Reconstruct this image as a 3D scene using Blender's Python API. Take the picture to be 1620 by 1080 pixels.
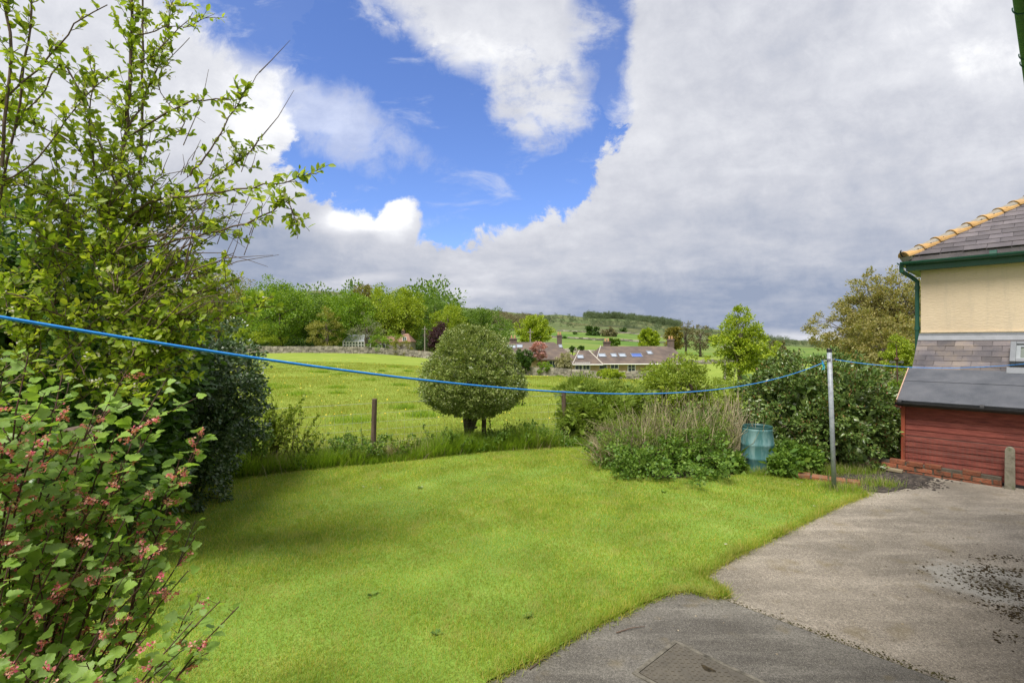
import bpy, math
import numpy as np
from math import radians, sin, cos, tan, pi, sqrt
for o in list(bpy.data.objects): bpy.data.objects.remove(o)
SC = bpy.context.scene
COL = SC.collection
# ------------------------------------------------------------ camera
F = 810.0; CX = 810.0; HZ = 542.0; H = 2.1
cd = bpy.data.cameras.new('camera'); cam = bpy.data.objects.new('camera', cd); COL.objects.link(cam)
cam.location = (0, 0, H); cam.rotation_euler = (pi/2, 0, 0)
cd.sensor_width = 36; cd.lens = 18.0; cd.shift_y = (HZ-540)/1620.0
cd.clip_start = .05; cd.clip_end = 12000
SC.camera = cam
SC.view_settings.view_transform = 'Standard'; SC.view_settings.look = 'None'
SC.view_settings.exposure = 1.42; SC.view_settings.gamma = 1
# ------------------------------------------------------------ light
SUN_EL, SUN_AZ = radians(60), radians(-147)      # azimuth from +Y towards +X
sl = bpy.data.lights.new('sun', 'SUN'); so = bpy.data.objects.new('sun', sl); COL.objects.link(so)
sl.energy = 2.0; sl.angle = radians(24); sl.color = (1, .95, .86)
so.location = (-20, -15, 30)
so.rotation_euler = (pi/2-SUN_EL, 0, -SUN_AZ+pi)
# ------------------------------------------------------------ node helpers
class NT:
    def __init__(s, nt): s.nt = nt; s.n = nt.nodes; s.l = nt.links
    def add(s, t, **kw):
        n = s.n.new(t)
        for k, v in kw.items():
            if k == 'ins':
                for i, x in v.items():
                    if hasattr(x, 'is_output') or isinstance(x, bpy.types.NodeSocket): s.l.new(x, n.inputs[i])
                    else: n.inputs[i].default_value = x
            else: setattr(n, k, v)
        return n
    def math(s, op, a, b=0.0, c=0.0, clamp=False):
        n = s.add('ShaderNodeMath', operation=op, ins={0: a, 1: b, 2: c}); n.use_clamp = clamp; return n.outputs[0]
    def noise(s, vec, scale, detail=4, rough=.55, dist=0.0):
        n = s.add('ShaderNodeTexNoise', ins={'Scale': scale, 'Detail': detail, 'Roughness': rough, 'Distortion': dist})
        if vec is not None: s.l.new(vec, n.inputs['Vector'])
        return n.outputs['Fac']
    def ramp(s, fac, pts, interp='LINEAR'):
        n = s.add('ShaderNodeValToRGB'); n.color_ramp.interpolation = interp
        cr = n.color_ramp
        while len(cr.elements) < len(pts): cr.elements.new(.5)
        for e, (p, c) in zip(cr.elements, pts):
            e.position = p; e.color = (*c, 1) if len(c) == 3 else c
        s.l.new(fac, n.inputs[0]); return n.outputs[0]
    def mix(s, fac, a, b, mode='MIX'):
        n = s.add('ShaderNodeMix', data_type='RGBA', blend_type=mode)
        for i, x in ((0, fac), (6, a), (7, b)):
            if isinstance(x, bpy.types.NodeSocket): s.l.new(x, n.inputs[i])
            else: n.inputs[i].default_value = ((*x, 1) if isinstance(x, tuple) and len(x) == 3 else x)
        return n.outputs[2]
    def maprange(s, v, a, b, c=0.0, d=1.0, smooth=True):
        n = s.add('ShaderNodeMapRange', interpolation_type='SMOOTHSTEP' if smooth else 'LINEAR', ins={0: v, 1: a, 2: b, 3: c, 4: d})
        return n.outputs[0]
# ------------------------------------------------------------ world : Nishita sky + procedural clouds
W = bpy.data.worlds.new('World'); SC.world = W; W.use_nodes = True
w = NT(W.node_tree); w.n.clear()
tc = w.add('ShaderNodeTexCoord'); D = tc.outputs['Generated']
sky = w.add('ShaderNodeTexSky', sky_type='NISHITA', sun_disc=False, sun_elevation=SUN_EL, sun_rotation=SUN_AZ)
sky.air_density = 1.0; sky.dust_density = .4; sky.ozone_density = 2.0; sky.altitude = 150
sp = w.add('ShaderNodeSeparateXYZ', ins={0: D}); X, Y, Z = sp.outputs
ym = w.math('MAXIMUM', Y, .06)
U = w.math('DIVIDE', X, ym); V = w.math('DIVIDE', Z, ym)
front = w.maprange(Y, .06, .25)
# cloud-layer plane coordinates (converge to the horizon) mixed with angular ones
zz = w.math('ADD', w.math('MAXIMUM', Z, 0.0), .22)
cb = w.add('ShaderNodeCombineXYZ', ins={0: w.math('DIVIDE', X, zz), 1: w.math('DIVIDE', Y, zz), 2: 3.7}).outputs[0]
n1 = w.noise(cb, 1.7, 9, .56, .25)
n2 = w.noise(cb, 5.5, 8, .6, .2)
cuv = w.add('ShaderNodeCombineXYZ', ins={0: U, 1: V, 2: 1.3}).outputs[0]
n3 = w.noise(cuv, 5.0, 8, .58, .1)
n4 = w.noise(cuv, 2.2, 3, .5)
n5 = w.noise(cuv, 17.0, 6, .6, .4)
n6 = w.noise(cuv, 13.0, 9, .68, .3)
n7 = w.noise(w.add('ShaderNodeMapping', ins={'Vector': cuv, 'Rotation': (0, 0, radians(-35)), 'Scale': (1, 2.6, 1)}).outputs[0], 6.0, 8, .62, .5)
n35 = w.math('ADD', w.math('MULTIPLY', n3, .56), w.math('MULTIPLY', n6, .44))
def ell(px, py, rx, ry, ang=0, d=.35, amp=.55, soft=.35):
    """soft ellipse in direction space, edge broken up by the noise; 1 inside"""
    u0, v0 = (px-CX)/F, (HZ-py)/F; a = radians(ang); rx /= F; ry /= F
    du = w.math('SUBTRACT', U, u0); dv = w.math('SUBTRACT', V, v0)
    p = w.math('ADD', w.math('MULTIPLY', du, cos(a)/rx), w.math('MULTIPLY', dv, sin(a)/rx))
    q = w.math('ADD', w.math('MULTIPLY', du, -sin(a)/ry), w.math('MULTIPLY', dv, cos(a)/ry))
    r = w.math('SQRT', w.math('ADD', w.math('MULTIPLY', p, p), w.math('MULTIPLY', q, q)))
    r = w.math('ADD', r, w.math('MULTIPLY', w.math('SUBTRACT', n35, .5), amp*2))
    return w.maprange(r, 1-soft+.0, 1+soft, 1, 0)
b1 = ell(720, 222, 262, 158, 4, amp=.72, soft=.05)
b2 = ell(475, 30, 200, 95, -20, amp=1.1, soft=.25)
b3 = ell(948, 85, 52, 150, 0, amp=1.3, soft=.3)
b4 = ell(570, 130, 125, 155, 20, amp=.9, soft=.15)
blue = w.math('MAXIMUM', w.math('MAXIMUM', b1, b4), w.math('MAXIMUM', w.math('MULTIPLY', b2, .97), w.math('MULTIPLY', b3, .95)))
c1 = ell(775, 30, 160, 88, -20, amp=1.5, soft=.3)
c2 = ell(848, 115, 85, 100, 25, amp=1.6, soft=.3)
c3 = ell(505, 178, 150, 44, -25, amp=2.2, soft=.5)
cl = w.math('MAXIMUM', w.math('MULTIPLY', w.math('MAXIMUM', c1, c2), w.maprange(w.math('ADD', w.math('MULTIPLY', n7, .6), w.math('MULTIPLY', n6, .4)), .36, .54, .45, 1)), w.math('MULTIPLY', c3, .5))
blue = w.math('MULTIPLY', blue, w.math('SUBTRACT', 1.0, cl), clamp=True)
blue = w.math('MULTIPLY', blue, front, clamp=True)
# cumulus in front of the blue
q1 = ell(618, 378, 38, 70, -30, amp=.9, soft=.10); q2 = ell(535, 405, 105, 72, 0, amp=.95, soft=.10)
cum = w.math('MAXIMUM', q1, q2)
blue = w.math('MULTIPLY', blue, w.math('SUBTRACT', 1.0, cum), clamp=True)
# cloud brightness
dens = w.math('ADD', w.math('MULTIPLY', n1, .55), w.math('ADD', w.math('MULTIPLY', n2, .25), w.math('MULTIPLY', n4, .35)))
lowband = w.maprange(V, .0, .5)
g = w.math('ADD', w.math('MULTIPLY', w.math('SUBTRACT', dens, .56), 1.7), w.math('MULTIPLY', lowband, .32))
edge = ell(712, 215, 330, 235, 0, amp=.35, soft=.35)
g = w.math('ADD', g, w.math('MULTIPLY', edge, .22))
left = w.maprange(U, -.5, -.15, 1, 0)
g = w.math('ADD', g, w.math('MULTIPLY', w.math('MULTIPLY', left, w.maprange(V, .25, .45)), .14))
dk = ell(440, 405, 130, 50, -6, amp=.6, soft=.4)
g = w.math('SUBTRACT', g, w.math('MULTIPLY', dk, .30))
dk2 = ell(1200, 490, 300, 60, 3, amp=.6, soft=.6)
g = w.math('SUBTRACT', g, w.math('MULTIPLY', dk2, .27))
hl = ell(612, 338, 42, 34, -25, amp=.9, soft=.5); hl2 = ell(545, 350, 50, 22, 0, amp=1.0, soft=.5)
hl3 = ell(545, 448, 75, 11, 8, amp=.7, soft=.5); hl4 = ell(745, 462, 60, 8, 2, amp=.8, soft=.6)
hl5 = ell(1240, 542, 190, 16, 2, amp=.4, soft=.7)
for hx, k in ((hl, .42), (hl2, .42), (hl3, .35), (hl4, .2), (hl5, .4)):
    g = w.math('ADD', g, w.math('MULTIPLY', hx, k))
g = w.math('ADD', w.math('MULTIPLY', g, .95), w.math('MULTIPLY', w.math('SUBTRACT', n6, .5), .5))
g = w.math('ADD', g, .27, clamp=True)
ccol = w.ramp(g, [(0, (1.22, 1.44, 1.95)), (.3, (1.8, 1.94, 2.32)), (.55, (2.38, 2.45, 2.72)), (.8, (3.05, 3.1, 3.3)), (1, (4.15, 4.17, 4.22))])
skyc = w.mix(1.0, sky.outputs[0], (.46, .53, .76), 'MULTIPLY')
wisp = w.maprange(n7, .52, .78, 0, .6)
skyc = w.mix(wisp, skyc, (2.8, 2.95, 3.4))
col = w.mix(blue, ccol, skyc)
bg = w.add('ShaderNodeBackground', ins={'Color': col, 'Strength': .1})
w.l.new(bg.outputs[0], w.add('ShaderNodeOutputWorld').inputs[0])
# ------------------------------------------------------------ generic helpers
def link(o, parent=None):
    COL.objects.link(o)
    if parent is not None: o.parent = parent
    return o
def tag(o, label=None, cat=None, group=None, kind=None):
    if label: o['label'] = label
    if cat: o['category'] = cat
    if group: o['group'] = group
    if kind: o['kind'] = kind
    return o
def thing(name, label, cat, loc=(0, 0, 0), group=None):
    o = bpy.data.objects.new(name, None); o.location = loc; o.empty_display_size = .2
    COL.objects.link(o); return tag(o, label, cat, group)
def at(u, v, y): return np.array(((u-CX)/F*y, y, H-(v-HZ)/F*y))
def G(u, v, z=0.0):
    y = (H-z)*F/(v-HZ); return np.array(((u-CX)/F*y, y, z))
def norm(a): return a/np.maximum(np.linalg.norm(a, axis=-1, keepdims=True), 1e-9)
def npmesh(name, V, Fs, mat=None, parent=None, smooth=False):
    """V (N,3); Fs list of (M,k) int arrays; world coordinates (re-based to the parent's location)"""
    V = np.asarray(V, dtype=np.float32)
    if parent is not None:
        p = parent; off = np.zeros(3)
        while p is not None: off += np.array(p.location); p = p.parent
        V = V - off.astype(np.float32)
    me = bpy.data.meshes.new(name)
    Fs = [np.asarray(f, dtype=np.int32) for f in Fs if len(f)]
    me.vertices.add(len(V)); me.vertices.foreach_set('co', V.ravel())
    tot = sum(f.size for f in Fs); me.loops.add(tot)
    me.loops.foreach_set('vertex_index', np.concatenate([f.ravel() for f in Fs]))
    ls = []; s = 0
    for f in Fs:
        ls.append(s+np.arange(len(f))*f.shape[1]); s += f.size
    ls = np.concatenate(ls).astype(np.int32); me.polygons.add(len(ls)); me.polygons.foreach_set('loop_start', ls)
    me.update(calc_edges=True)
    if smooth: me.polygons.foreach_set('use_smooth', np.ones(len(ls), dtype=bool))
    if mat: me.materials.append(mat)
    return link(bpy.data.objects.new(name, me), parent)
class MB:
    """mesh builder: boxes, tubes, prisms with mixed faces"""
    def __init__(s): s.v = []; s.f = []
    def addv(s, vs): b = len(s.v); s.v.extend([tuple(map(float, x)) for x in vs]); return b
    def box(s, c, sx, sy, sz, ax=(1, 0, 0), ay=(0, 1, 0), az=(0, 0, 1), jit=0, rng=None):
        c = np.array(c, float); ax, ay, az = [np.array(a, float) for a in (ax, ay, az)]
        p = []
        for k in (-1, 1):
            for j in (-1, 1):
                for i in (-1, 1):
                    q = c+ax*i*sx/2+ay*j*sy/2+az*k*sz/2
                    if jit: q = q+rng.uniform(-jit, jit, 3)
                    p.append(q)
        b = s.addv(p)
        for f in ((0, 2, 3, 1), (4, 5, 7, 6), (0, 1, 5, 4), (2, 6, 7, 3), (0, 4, 6, 2), (1, 3, 7, 5)): s.f.append(tuple(b+i for i in f))
    def tube(s, pts, rad, n=6, cap=True, closed_r=None):
        pts = [np.array(p, float) for p in pts]
        if not hasattr(rad, '__len__'): rad = [rad]*len(pts)
        prev = None; rings = []
        for i, p in enumerate(pts):
            t = pts[min(i+1, len(pts)-1)]-pts[max(i-1, 0)]; t = t/(np.linalg.norm(t)+1e-9)
            if prev is None:
                a = np.cross(t, (0, 0, 1.0));
                if np.linalg.norm(a) < .05: a = np.cross(t, (1.0, 0, 0))
            else: a = prev-t*np.dot(prev, t)
            a = a/(np.linalg.norm(a)+1e-9); bb = np.cross(t, a); prev = a
            rings.append(s.addv([p+(a*cos(2*pi*k/n)+bb*sin(2*pi*k/n))*rad[i] for k in range(n)]))
        for r0, r1 in zip(rings[:-1], rings[1:]):
            for k in range(n): s.f.append((r0+k, r0+(k+1) % n, r1+(k+1) % n, r1+k))
        if cap:
            s.f.append(tuple(rings[0]+k for k in reversed(range(n)))); s.f.append(tuple(rings[-1]+k for k in range(n)))
    def poly(s, pts): b = s.addv(pts); s.f.append(tuple(range(b, b+len(pts))))
    def slab(s, pts, d):
        """polygon extruded along vector d"""
        n = len(pts); d = np.array(d, float); b = s.addv(list(pts)+[np.array(p, float)+d for p in pts])
        s.f.append(tuple(b+i for i in range(n))); s.f.append(tuple(b+n+i for i in reversed(range(n))))
        for i in range(n): s.f.append((b+i, b+n+i, b+n+(i+1) % n, b+(i+1) % n))
    def build(s, name, mat, parent=None, smooth=False, bevel=0):
        if parent is not None:
            p = parent; off = np.zeros(3)
            while p is not None: off += np.array(p.location); p = p.parent
            vs = [(x-off[0], y-off[1], z-off[2]) for x, y, z in s.v]
        else: vs = s.v
        me = bpy.data.meshes.new(name); me.from_pydata(vs, [], s.f); me.update()
        if smooth: me.polygons.foreach_set('use_smooth', [True]*len(me.polygons))
        me.materials.append(mat)
        o = link(bpy.data.objects.new(name, me), parent)
        if bevel:
            m = o.modifiers.new('bevel', 'BEVEL'); m.width = bevel; m.segments = 2; m.limit_method = 'ANGLE'
        return o
# ------------------------------------------------------------ materials
def newmat(name):
    m = bpy.data.materials.new(name); m.use_nodes = True; t = NT(m.node_tree); t.n.clear()
    out = t.add('ShaderNodeOutputMaterial'); return m, t, out
WR, WG = 1.6, 1.28; NOSHIFT = ('far_wood_leaves', 'holly_leaves', 'ochre_leaves', 'brown_buds', 'willow_leaves', 'purple_leaves', 'red_leaves', 'pink_blossom', 'cream_blossom', 'currant_flowers', 'laurel_young_tips', 'grey_green_leaves', 'straw_blades')
def leafmat(name, cols, tr=.3, rough=.5, spec=.35, big=0.0, bigscale=.6, patch=None):
    """cols: list of base colours picked per leaf; big = strength of patch-scale variation"""
    cols = [(min(.75, c[0]*(1.75 if 'blades' in name else WR)), min(.75, c[1]*WG), c[2]*1.15) if c[1] >= c[0]*.7 and c[1] < .45 and name not in NOSHIFT else c for c in cols]
    m, t, out = newmat(name)
    ge = t.add('ShaderNodeNewGeometry'); r = ge.outputs['Random Per Island']
    c = t.ramp(r, [(i/(max(len(cols)-1, 1)), c) for i, c in enumerate(cols)])
    if big:
        tcn = t.add('ShaderNodeTexCoord').outputs['Object']
        n = t.noise(tcn, bigscale, 3)
        c = t.mix(t.maprange(n, .35, .65, 0, big), c, tuple(x*.55 for x in cols[0]))
    if patch:
        c = t.mix(t.maprange(t.noise(t.add('ShaderNodeTexCoord').outputs['Object'], patch[0], 6, .65), .5, .68, 0, patch[1]), c, patch[2])
    p = t.add('ShaderNodeBsdfPrincipled', ins={'Base Color': c, 'Roughness': rough}); p.inputs['Specular IOR Level'].default_value = spec
    tl = t.add('ShaderNodeBsdfTranslucent', ins={'Color': t.mix(1.0, c, (1.25, 1.25, .6), 'MULTIPLY')})
    mx = t.add('ShaderNodeMixShader', ins={0: tr, 1: p.outputs[0], 2: tl.outputs[0]})
    t.l.new(mx.outputs[0], out.inputs[0]); return m
def solid(name, cols, scale=3.0, rough=.8, bump=0.0, bscale=30, island=0.0, metal=0.0, detail=6, stretch=(1, 1, 1), spec=.4):
    m, t, out = newmat(name)
    tcn = t.add('ShaderNodeTexCoord').outputs['Object']
    mp = t.add('ShaderNodeMapping', ins={'Vector': tcn, 'Scale': stretch}).outputs[0]
    n = t.noise(mp, scale, detail, .6)
    c = t.ramp(t.maprange(n, .3, .7, smooth=False), [(i/max(len(cols)-1, 1), c) for i, c in enumerate(cols)])
    if island:
        r = t.add('ShaderNodeNewGeometry').outputs['Random Per Island']
        hs = t.add('ShaderNodeHueSaturation', ins={'Value': t.maprange(r, 0, 1, 1-island, 1+island, smooth=False), 'Color': c})
        c = hs.outputs[0]
    p = t.add('ShaderNodeBsdfPrincipled', ins={'Base Color': c, 'Roughness': rough, 'Metallic': metal})
    p.inputs['Specular IOR Level'].default_value = spec
    if bump:
        b = t.add('ShaderNodeBump', ins={'Strength': bump, 'Distance': .02, 'Height': t.noise(mp, bscale, 6, .65)})
        t.l.new(b.outputs[0], p.inputs['Normal'])
    t.l.new(p.outputs[0], out.inputs[0]); return m
def glassmat(name, c=(.06, .08, .1)):
    m, t, out = newmat(name)
    p = t.add('ShaderNodeBsdfPrincipled', ins={'Base Color': (*c, 1), 'Roughness': .06}); p.inputs['Specular IOR Level'].default_value = .9
    t.l.new(p.outputs[0], out.inputs[0]); return m
M_bark = solid('bark', [(.05, .04, .03), (.16, .13, .10)], 14, .9, .5, 40, stretch=(1, 1, .3))
M_bark_grey = solid('grey_bark', [(.10, .085, .065), (.26, .23, .18)], 18, .85, .4, 50)
M_twig = solid('twig_bark', [(.075, .05, .04), (.15, .10, .075)], 20, .8)
M_red_twig = solid('red_twig', [(.045, .02, .015), (.12, .06, .045)], 20, .7)
M_white = solid('white_paint', [(.72, .72, .70), (.8, .8, .78)], 4, .5)
M_glass = glassmat('window_glass')
M_skyglass = glassmat('skylight_glass', (.35, .4, .47))
# ------------------------------------------------------------ terrain
YC = np.array([0, 11, 35, 70, 110, 200, 450, 800, 1200, 2000, 4500.])
SCOL = np.array([-1.1, -.4, -.3, .07, .2, .4, .6, 1.0])
ZT = np.array([
    [0, 0, .0, .1, 1.0, 4, 18, 66, 122, 90, 60],
    [0, 0, .0, .1, 1.0, 4, 18, 66, 122, 90, 60],
    [0, 0, .0, .0, .8, 4, 17, 62, 112, 85, 60],
    [0, 0, -.55, -2.2, -2.4, 2.4, 13, 35, 66, 55, 45],
    [0, 0, -.75, -2.7, -2.9, 1.4, 11, 32, 59, 50, 45],
    [0, 0, -.8, -2.8, -3.2, -.6, 4, 15, 30, 25, 25],
    [0, 0, -.8, -2.6, -3.2, -3.2, -2.5, -3.5, -5, 7, 16],
    [0, 0, -.6, -2.0, -2.5, -2.5, -2, -2, 0, 10, 16.]])
def terr(x, y):
    x = np.asarray(x, float); y = np.asarray(y, float)
    az = np.clip(np.abs(np.arctan2(x, y)), 0, pi)*np.sign(x)
    s = np.tan(np.clip(az, -.84, .78)); r = np.hypot(x, y); ye = r/np.sqrt(1+s*s)
    k = np.clip(np.searchsorted(SCOL, s)-1, 0, len(SCOL)-2)
    f = (s-SCOL[k])/(SCOL[k+1]-SCOL[k]); f = np.clip(f, 0, 1); f = f*f*(3-2*f)
    j = np.clip(np.searchsorted(YC, ye)-1, 0, len(YC)-2)
    g = np.clip((ye-YC[j])/(YC[j+1]-YC[j]), 0, 1); g = g*.45+.55*g*g*(3-2*g)
    z0 = ZT[k, j]*(1-g)+ZT[k, j+1]*g; z1 = ZT[k+1, j]*(1-g)+ZT[k+1, j+1]*g
    z = z0*(1-f)+z1*f
    amp = np.clip((ye-300)/900, 0, 1)
    z = z+amp*(2.2*np.sin(x/67+1.3)*np.sin(y/83)+1.3*np.sin(x/29+y/41)+.8*np.sin(x/13.1-y/23))
    small = np.clip((ye-12)/20, 0, 1)*np.clip((160-ye)/60, 0, 1)
    return z+small*.05*(np.sin(x*.9+1)*np.sin(y*.7)+np.sin(x*.37-y*.3))
na, nr = 480, 190
azs = np.concatenate([np.linspace(-1.0, 1.0, 360), np.linspace(1.0, 2*pi-1.0, na-360+2)[1:-1]])
rs = np.concatenate([[0.02], np.geomspace(.6, 6500, nr)])
A_, R_ = np.meshgrid(azs, rs, indexing='ij')
gx, gy = R_*np.sin(A_), R_*np.cos(A_); gz = terr(gx, gy)
idx = np.arange(na*(nr+1)).reshape(na, nr+1); i2 = np.roll(idx, -1, axis=0)
quads = np.stack([idx[:, :-1], idx[:, 1:], i2[:, 1:], i2[:, :-1]], -1).reshape(-1, 4)[:, ::-1]
m, t, out = newmat('pasture_and_moor'); tcn = t.add('ShaderNodeTexCoord').outputs['Object']
s3 = t.add('ShaderNodeSeparateXYZ', ins={0: tcn}); px, py, pz = s3.outputs
na_ = t.noise(tcn, .35, 5); nb_ = t.noise(tcn, 2.2, 6, .65); nc_ = t.noise(tcn, 14, 4, .7); nd_ = t.noise(tcn, .012, 6, .6)
grass = t.ramp(na_, [(.3, (.16, .235, .03)), (.5, (.22, .295, .04)), (.7, (.27, .33, .06))])
grass = t.mix(t.maprange(nb_, .55, .72, 0, .65), grass, (.075, .16, .02))
grass = t.mix(t.maprange(nc_, .42, .66, 0, .35), grass, (.25, .28, .08))
fld = t.ramp(t.noise(tcn, .03, 3), [(.4, (.085, .17, .028)), (.6, (.17, .22, .055))])
moor = t.ramp(nd_, [(.36, (.045, .06, .025)), (.46, (.13, .13, .055)), (.55, (.10, .15, .05)), (.66, (.17, .16, .075))])
moor = t.mix(t.maprange(t.noise(tcn, .07, 5, .7), .52, .62, 0, .7), moor, (.035, .055, .025))
yy = t.math('ADD', py, t.math('MULTIPLY', t.math('SUBTRACT', nd_, .5), 260))
cbase = t.mix(t.maprange(py, 120, 190), grass, fld)
cbase = t.mix(t.maprange(yy, 380, 520), cbase, moor)
p = t.add('ShaderNodeBsdfPrincipled', ins={'Base Color': cbase, 'Roughness': .95}); p.inputs['Specular IOR Level'].default_value = .1
bmp = t.add('ShaderNodeBump', ins={'Strength': .7, 'Distance': .06, 'Height': t.noise(tcn, 6, 8, .7)})
t.l.new(bmp.outputs[0], p.inputs['Normal']); t.l.new(p.outputs[0], out.inputs[0])
gnd = npmesh('ground', np.stack([gx, gy, gz], -1).reshape(-1, 3), [quads], m, smooth=True); tag(gnd, kind='structure')
# ------------------------------------------------------------ polygons
def polypts(lst, z=0.0): return np.array([G(u, v)[:2] for u, v in lst])
lawn_px = [(250, 800), (300, 782), (352, 762), (420, 753), (500, 744), (590, 738), (660, 730), (700, 724), (760, 717), (830, 713), (900, 708), (928, 708),
           (938, 722), (962, 742), (1000, 754), (1060, 760), (1150, 754), (1235, 753), (1290, 762), (1345, 772), (1372, 785), (1330, 800), (1300, 815), (1262, 834),
           (1230, 850), (1190, 869), (1150, 890), (1108, 916), (1128, 926), (1152, 945), (1136, 949), (1090, 938), (1058, 942), (1010, 962), (955, 988),
           (905, 1015), (858, 1042), (815, 1062), (770, 1085)]
LP = polypts(lawn_px)
LP = np.vstack([LP, [[-.6, 2.0], [-1.9, .4], [-7.5, .6], [-7.5, 8.2]]])
def inpoly(x, y, P):
    c = np.zeros(x.shape, bool); j = len(P)-1
    for i in range(len(P)):
        xi, yi = P[i]; xj, yj = P[j]
        with np.errstate(divide='ignore', invalid='ignore'):
            c ^= ((yi > y) != (yj > y)) & (x < (xj-xi)*(y-yi)/(yj-yi)+xi)
        j = i
    return c
def polydist(x, y, P):
    d = np.full(x.shape, 1e9)
    for i in range(len(P)):
        a = P[i]; b = P[(i+1) % len(P)]; ab = b-a; L = ab@ab+1e-9
        tt = np.clip(((x-a[0])*ab[0]+(y-a[1])*ab[1])/L, 0, 1)
        d = np.minimum(d, np.hypot(x-a[0]-tt*ab[0], y-a[1]-tt*ab[1]))
    return d
def sheet(name, P, z, mat, kind='structure', thick=0.0):
    b = MB(); pts = [(p[0], p[1], z) for p in P]
    if thick: b.slab([(q[0], q[1], z-thick) for q in pts][::-1], (0, 0, thick))
    else: b.poly(pts)
    import bmesh
    o = b.build(name, mat); bm = bmesh.new(); bm.from_mesh(o.data); bmesh.ops.triangulate(bm, faces=bm.faces[:]); bm.normal_update()
    up = [f for f in bm.faces if f.normal.z < -.5]
    if not thick and up: bmesh.ops.reverse_faces(bm, faces=up)
    bm.to_mesh(o.data); bm.free()
    return tag(o, kind=kind)
m, t, out = newmat('lawn_turf'); tcn = t.add('ShaderNodeTexCoord').outputs['Object']
c = t.ramp(t.noise(tcn, 1.1, 5), [(.33, (.125, .22, .022)), (.55, (.175, .29, .034)), (.7, (.25, .34, .06))])
c = t.mix(t.maprange(t.noise(tcn, 60, 5, .75), .42, .64, 0, .45), c, (.09, .14, .02))
p = t.add('ShaderNodeBsdfPrincipled', ins={'Base Color': c, 'Roughness': .95}); t.l.new(p.outputs[0], out.inputs[0]); M_turf = m
sheet('lawn', LP, .03, M_turf)
# concrete
DA = np.array([-.683, .7306]); DB = np.array([.7306, .683])
def concrete(name, base, dark, light, stain=None):
    m, t, out = newmat(name); tcn = t.add('ShaderNodeTexCoord').outputs['Object']
    rot = t.add('ShaderNodeMapping', ins={'Vector': tcn, 'Rotation': (0, 0, radians(-43)), 'Scale': (.35, 1.6, 1)}).outputs[0]
    big = t.noise(tcn, .9, 7, .62); streak = t.noise(rot, 2.4, 6, .6); fine = t.noise(tcn, 55, 6, .75); sp_ = t.noise(tcn, 190, 3, .8)
    c = t.mix(t.maprange(big, .38, .62), base, dark)
    c = t.mix(t.maprange(streak, .42, .66, 0, .6), c, light)
    c = t.mix(t.maprange(fine, .4, .66, 0, .6), c, tuple(x*.42 for x in dark))
    c = t.mix(t.maprange(sp_, .56, .66, 0, .85), c, tuple(min(1, x*1.7) for x in light))
    vo = t.add('ShaderNodeTexVoronoi', ins={'Vector': tcn, 'Scale': 120.0}); vr = t.ramp(vo.outputs['Color'], [(.0, (.45,)*3), (.5, (1, 1, 1)), (1, (1.6,)*3)])
    c = t.mix(.55, c, t.mix(1.0, c, vr, 'MULTIPLY'))
    tn = t.noise(tcn, 2.6, 4); c = t.mix(t.maprange(tn, .56, .72, 0, .5), c, (.17, .135, .07))
    if stain is not None:
        vd = t.add('ShaderNodeVectorMath', operation='SUBTRACT', ins={0: tcn, 1: (stain[0], stain[1], 0)}).outputs[0]
        vd = t.add('ShaderNodeVectorMath', operation='MULTIPLY', ins={0: vd, 1: (1.25, 1.5, 0)}).outputs[0]
        ln_ = t.add('ShaderNodeVectorMath', operation='LENGTH', ins={0: vd}).outputs['Value']
        e1 = t.math('ADD', ln_, t.math('MULTIPLY', t.math('SUBTRACT', t.noise(tcn, 6, 7, .7), .5), 1.1))
        c = t.mix(t.maprange(e1, .45, .75, .75, 0), c, (.36, .35, .32))
        e2 = t.math('ADD', ln_, t.math('MULTIPLY', t.math('SUBTRACT', t.noise(tcn, 16, 7, .75), .5), 2.4))
        c = t.mix(t.maprange(e2, .05, .32, .6, 0), c, (.055, .042, .02))
    tk = t.noise(tcn, .55, 8, .68); c = t.mix(t.maprange(tk, .5, .62, 0, .4), c, tuple(x*.8 for x in dark))
    wv_ = t.add('ShaderNodeTexVoronoi', feature='DISTANCE_TO_EDGE', ins={'Vector': t.add('ShaderNodeVectorMath', operation='ADD', ins={0: tcn, 1: t.add('ShaderNodeTexNoise', ins={'Vector': tcn, 'Scale': 2.0}).outputs['Color']}).outputs[0], 'Scale': .35}).outputs['Distance']
    c = t.mix(t.maprange(wv_, .0, .003, .28, 0), c, (.05, .045, .03))
    p = t.add('ShaderNodeBsdfPrincipled', ins={'Base Color': c, 'Roughness': .88}); p.inputs['Specular IOR Level'].default_value = .3
    hgt = t.math('ADD', fine, t.math('MULTIPLY', sp_, .6))
    b = t.add('ShaderNodeBump', ins={'Strength': .55, 'Distance': .008, 'Height': hgt}); t.l.new(b.outputs[0], p.inputs['Normal'])
    t.l.new(p.outputs[0], out.inputs[0]); return m
M_con = concrete('pale_concrete', (.275, .24, .195), (.17, .15, .122), (.40, .355, .295), stain=G(1575, 925))
M_con2 = concrete('dark_concrete', (.145, .135, .12), (.085, .078, .068), (.25, .235, .205))
J0 = G(1135, 946)[:2]; J1 = J0-DA*5.0
pa = [J0+[-.25, .15], J0]
pale = [(J0-DA*.0), J1, J1+DB*7, np.array([10.5, 8.5]), G(1500, 745)[:2]+[.4, .5], G(1380, 738)[:2], G(1340, 770)[:2]-[.25, -.1], G(1280, 795)[:2]-[.4, 0], G(1200, 835)[:2]-[.35, 0], G(1100, 885)[:2]-[.3, 0], G(1080, 915)[:2]-[.2, 0]]
sheet('concrete_yard', np.array(pale), .012, M_con)
gap = DB*-.012
dark_ = [J0+gap+DA*.35, J1+gap, J1+gap-DB*5, np.array([-3.0, -1.0]), np.array([-1.8, 2.1]), np.array([-.1, 4.1])]
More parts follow.
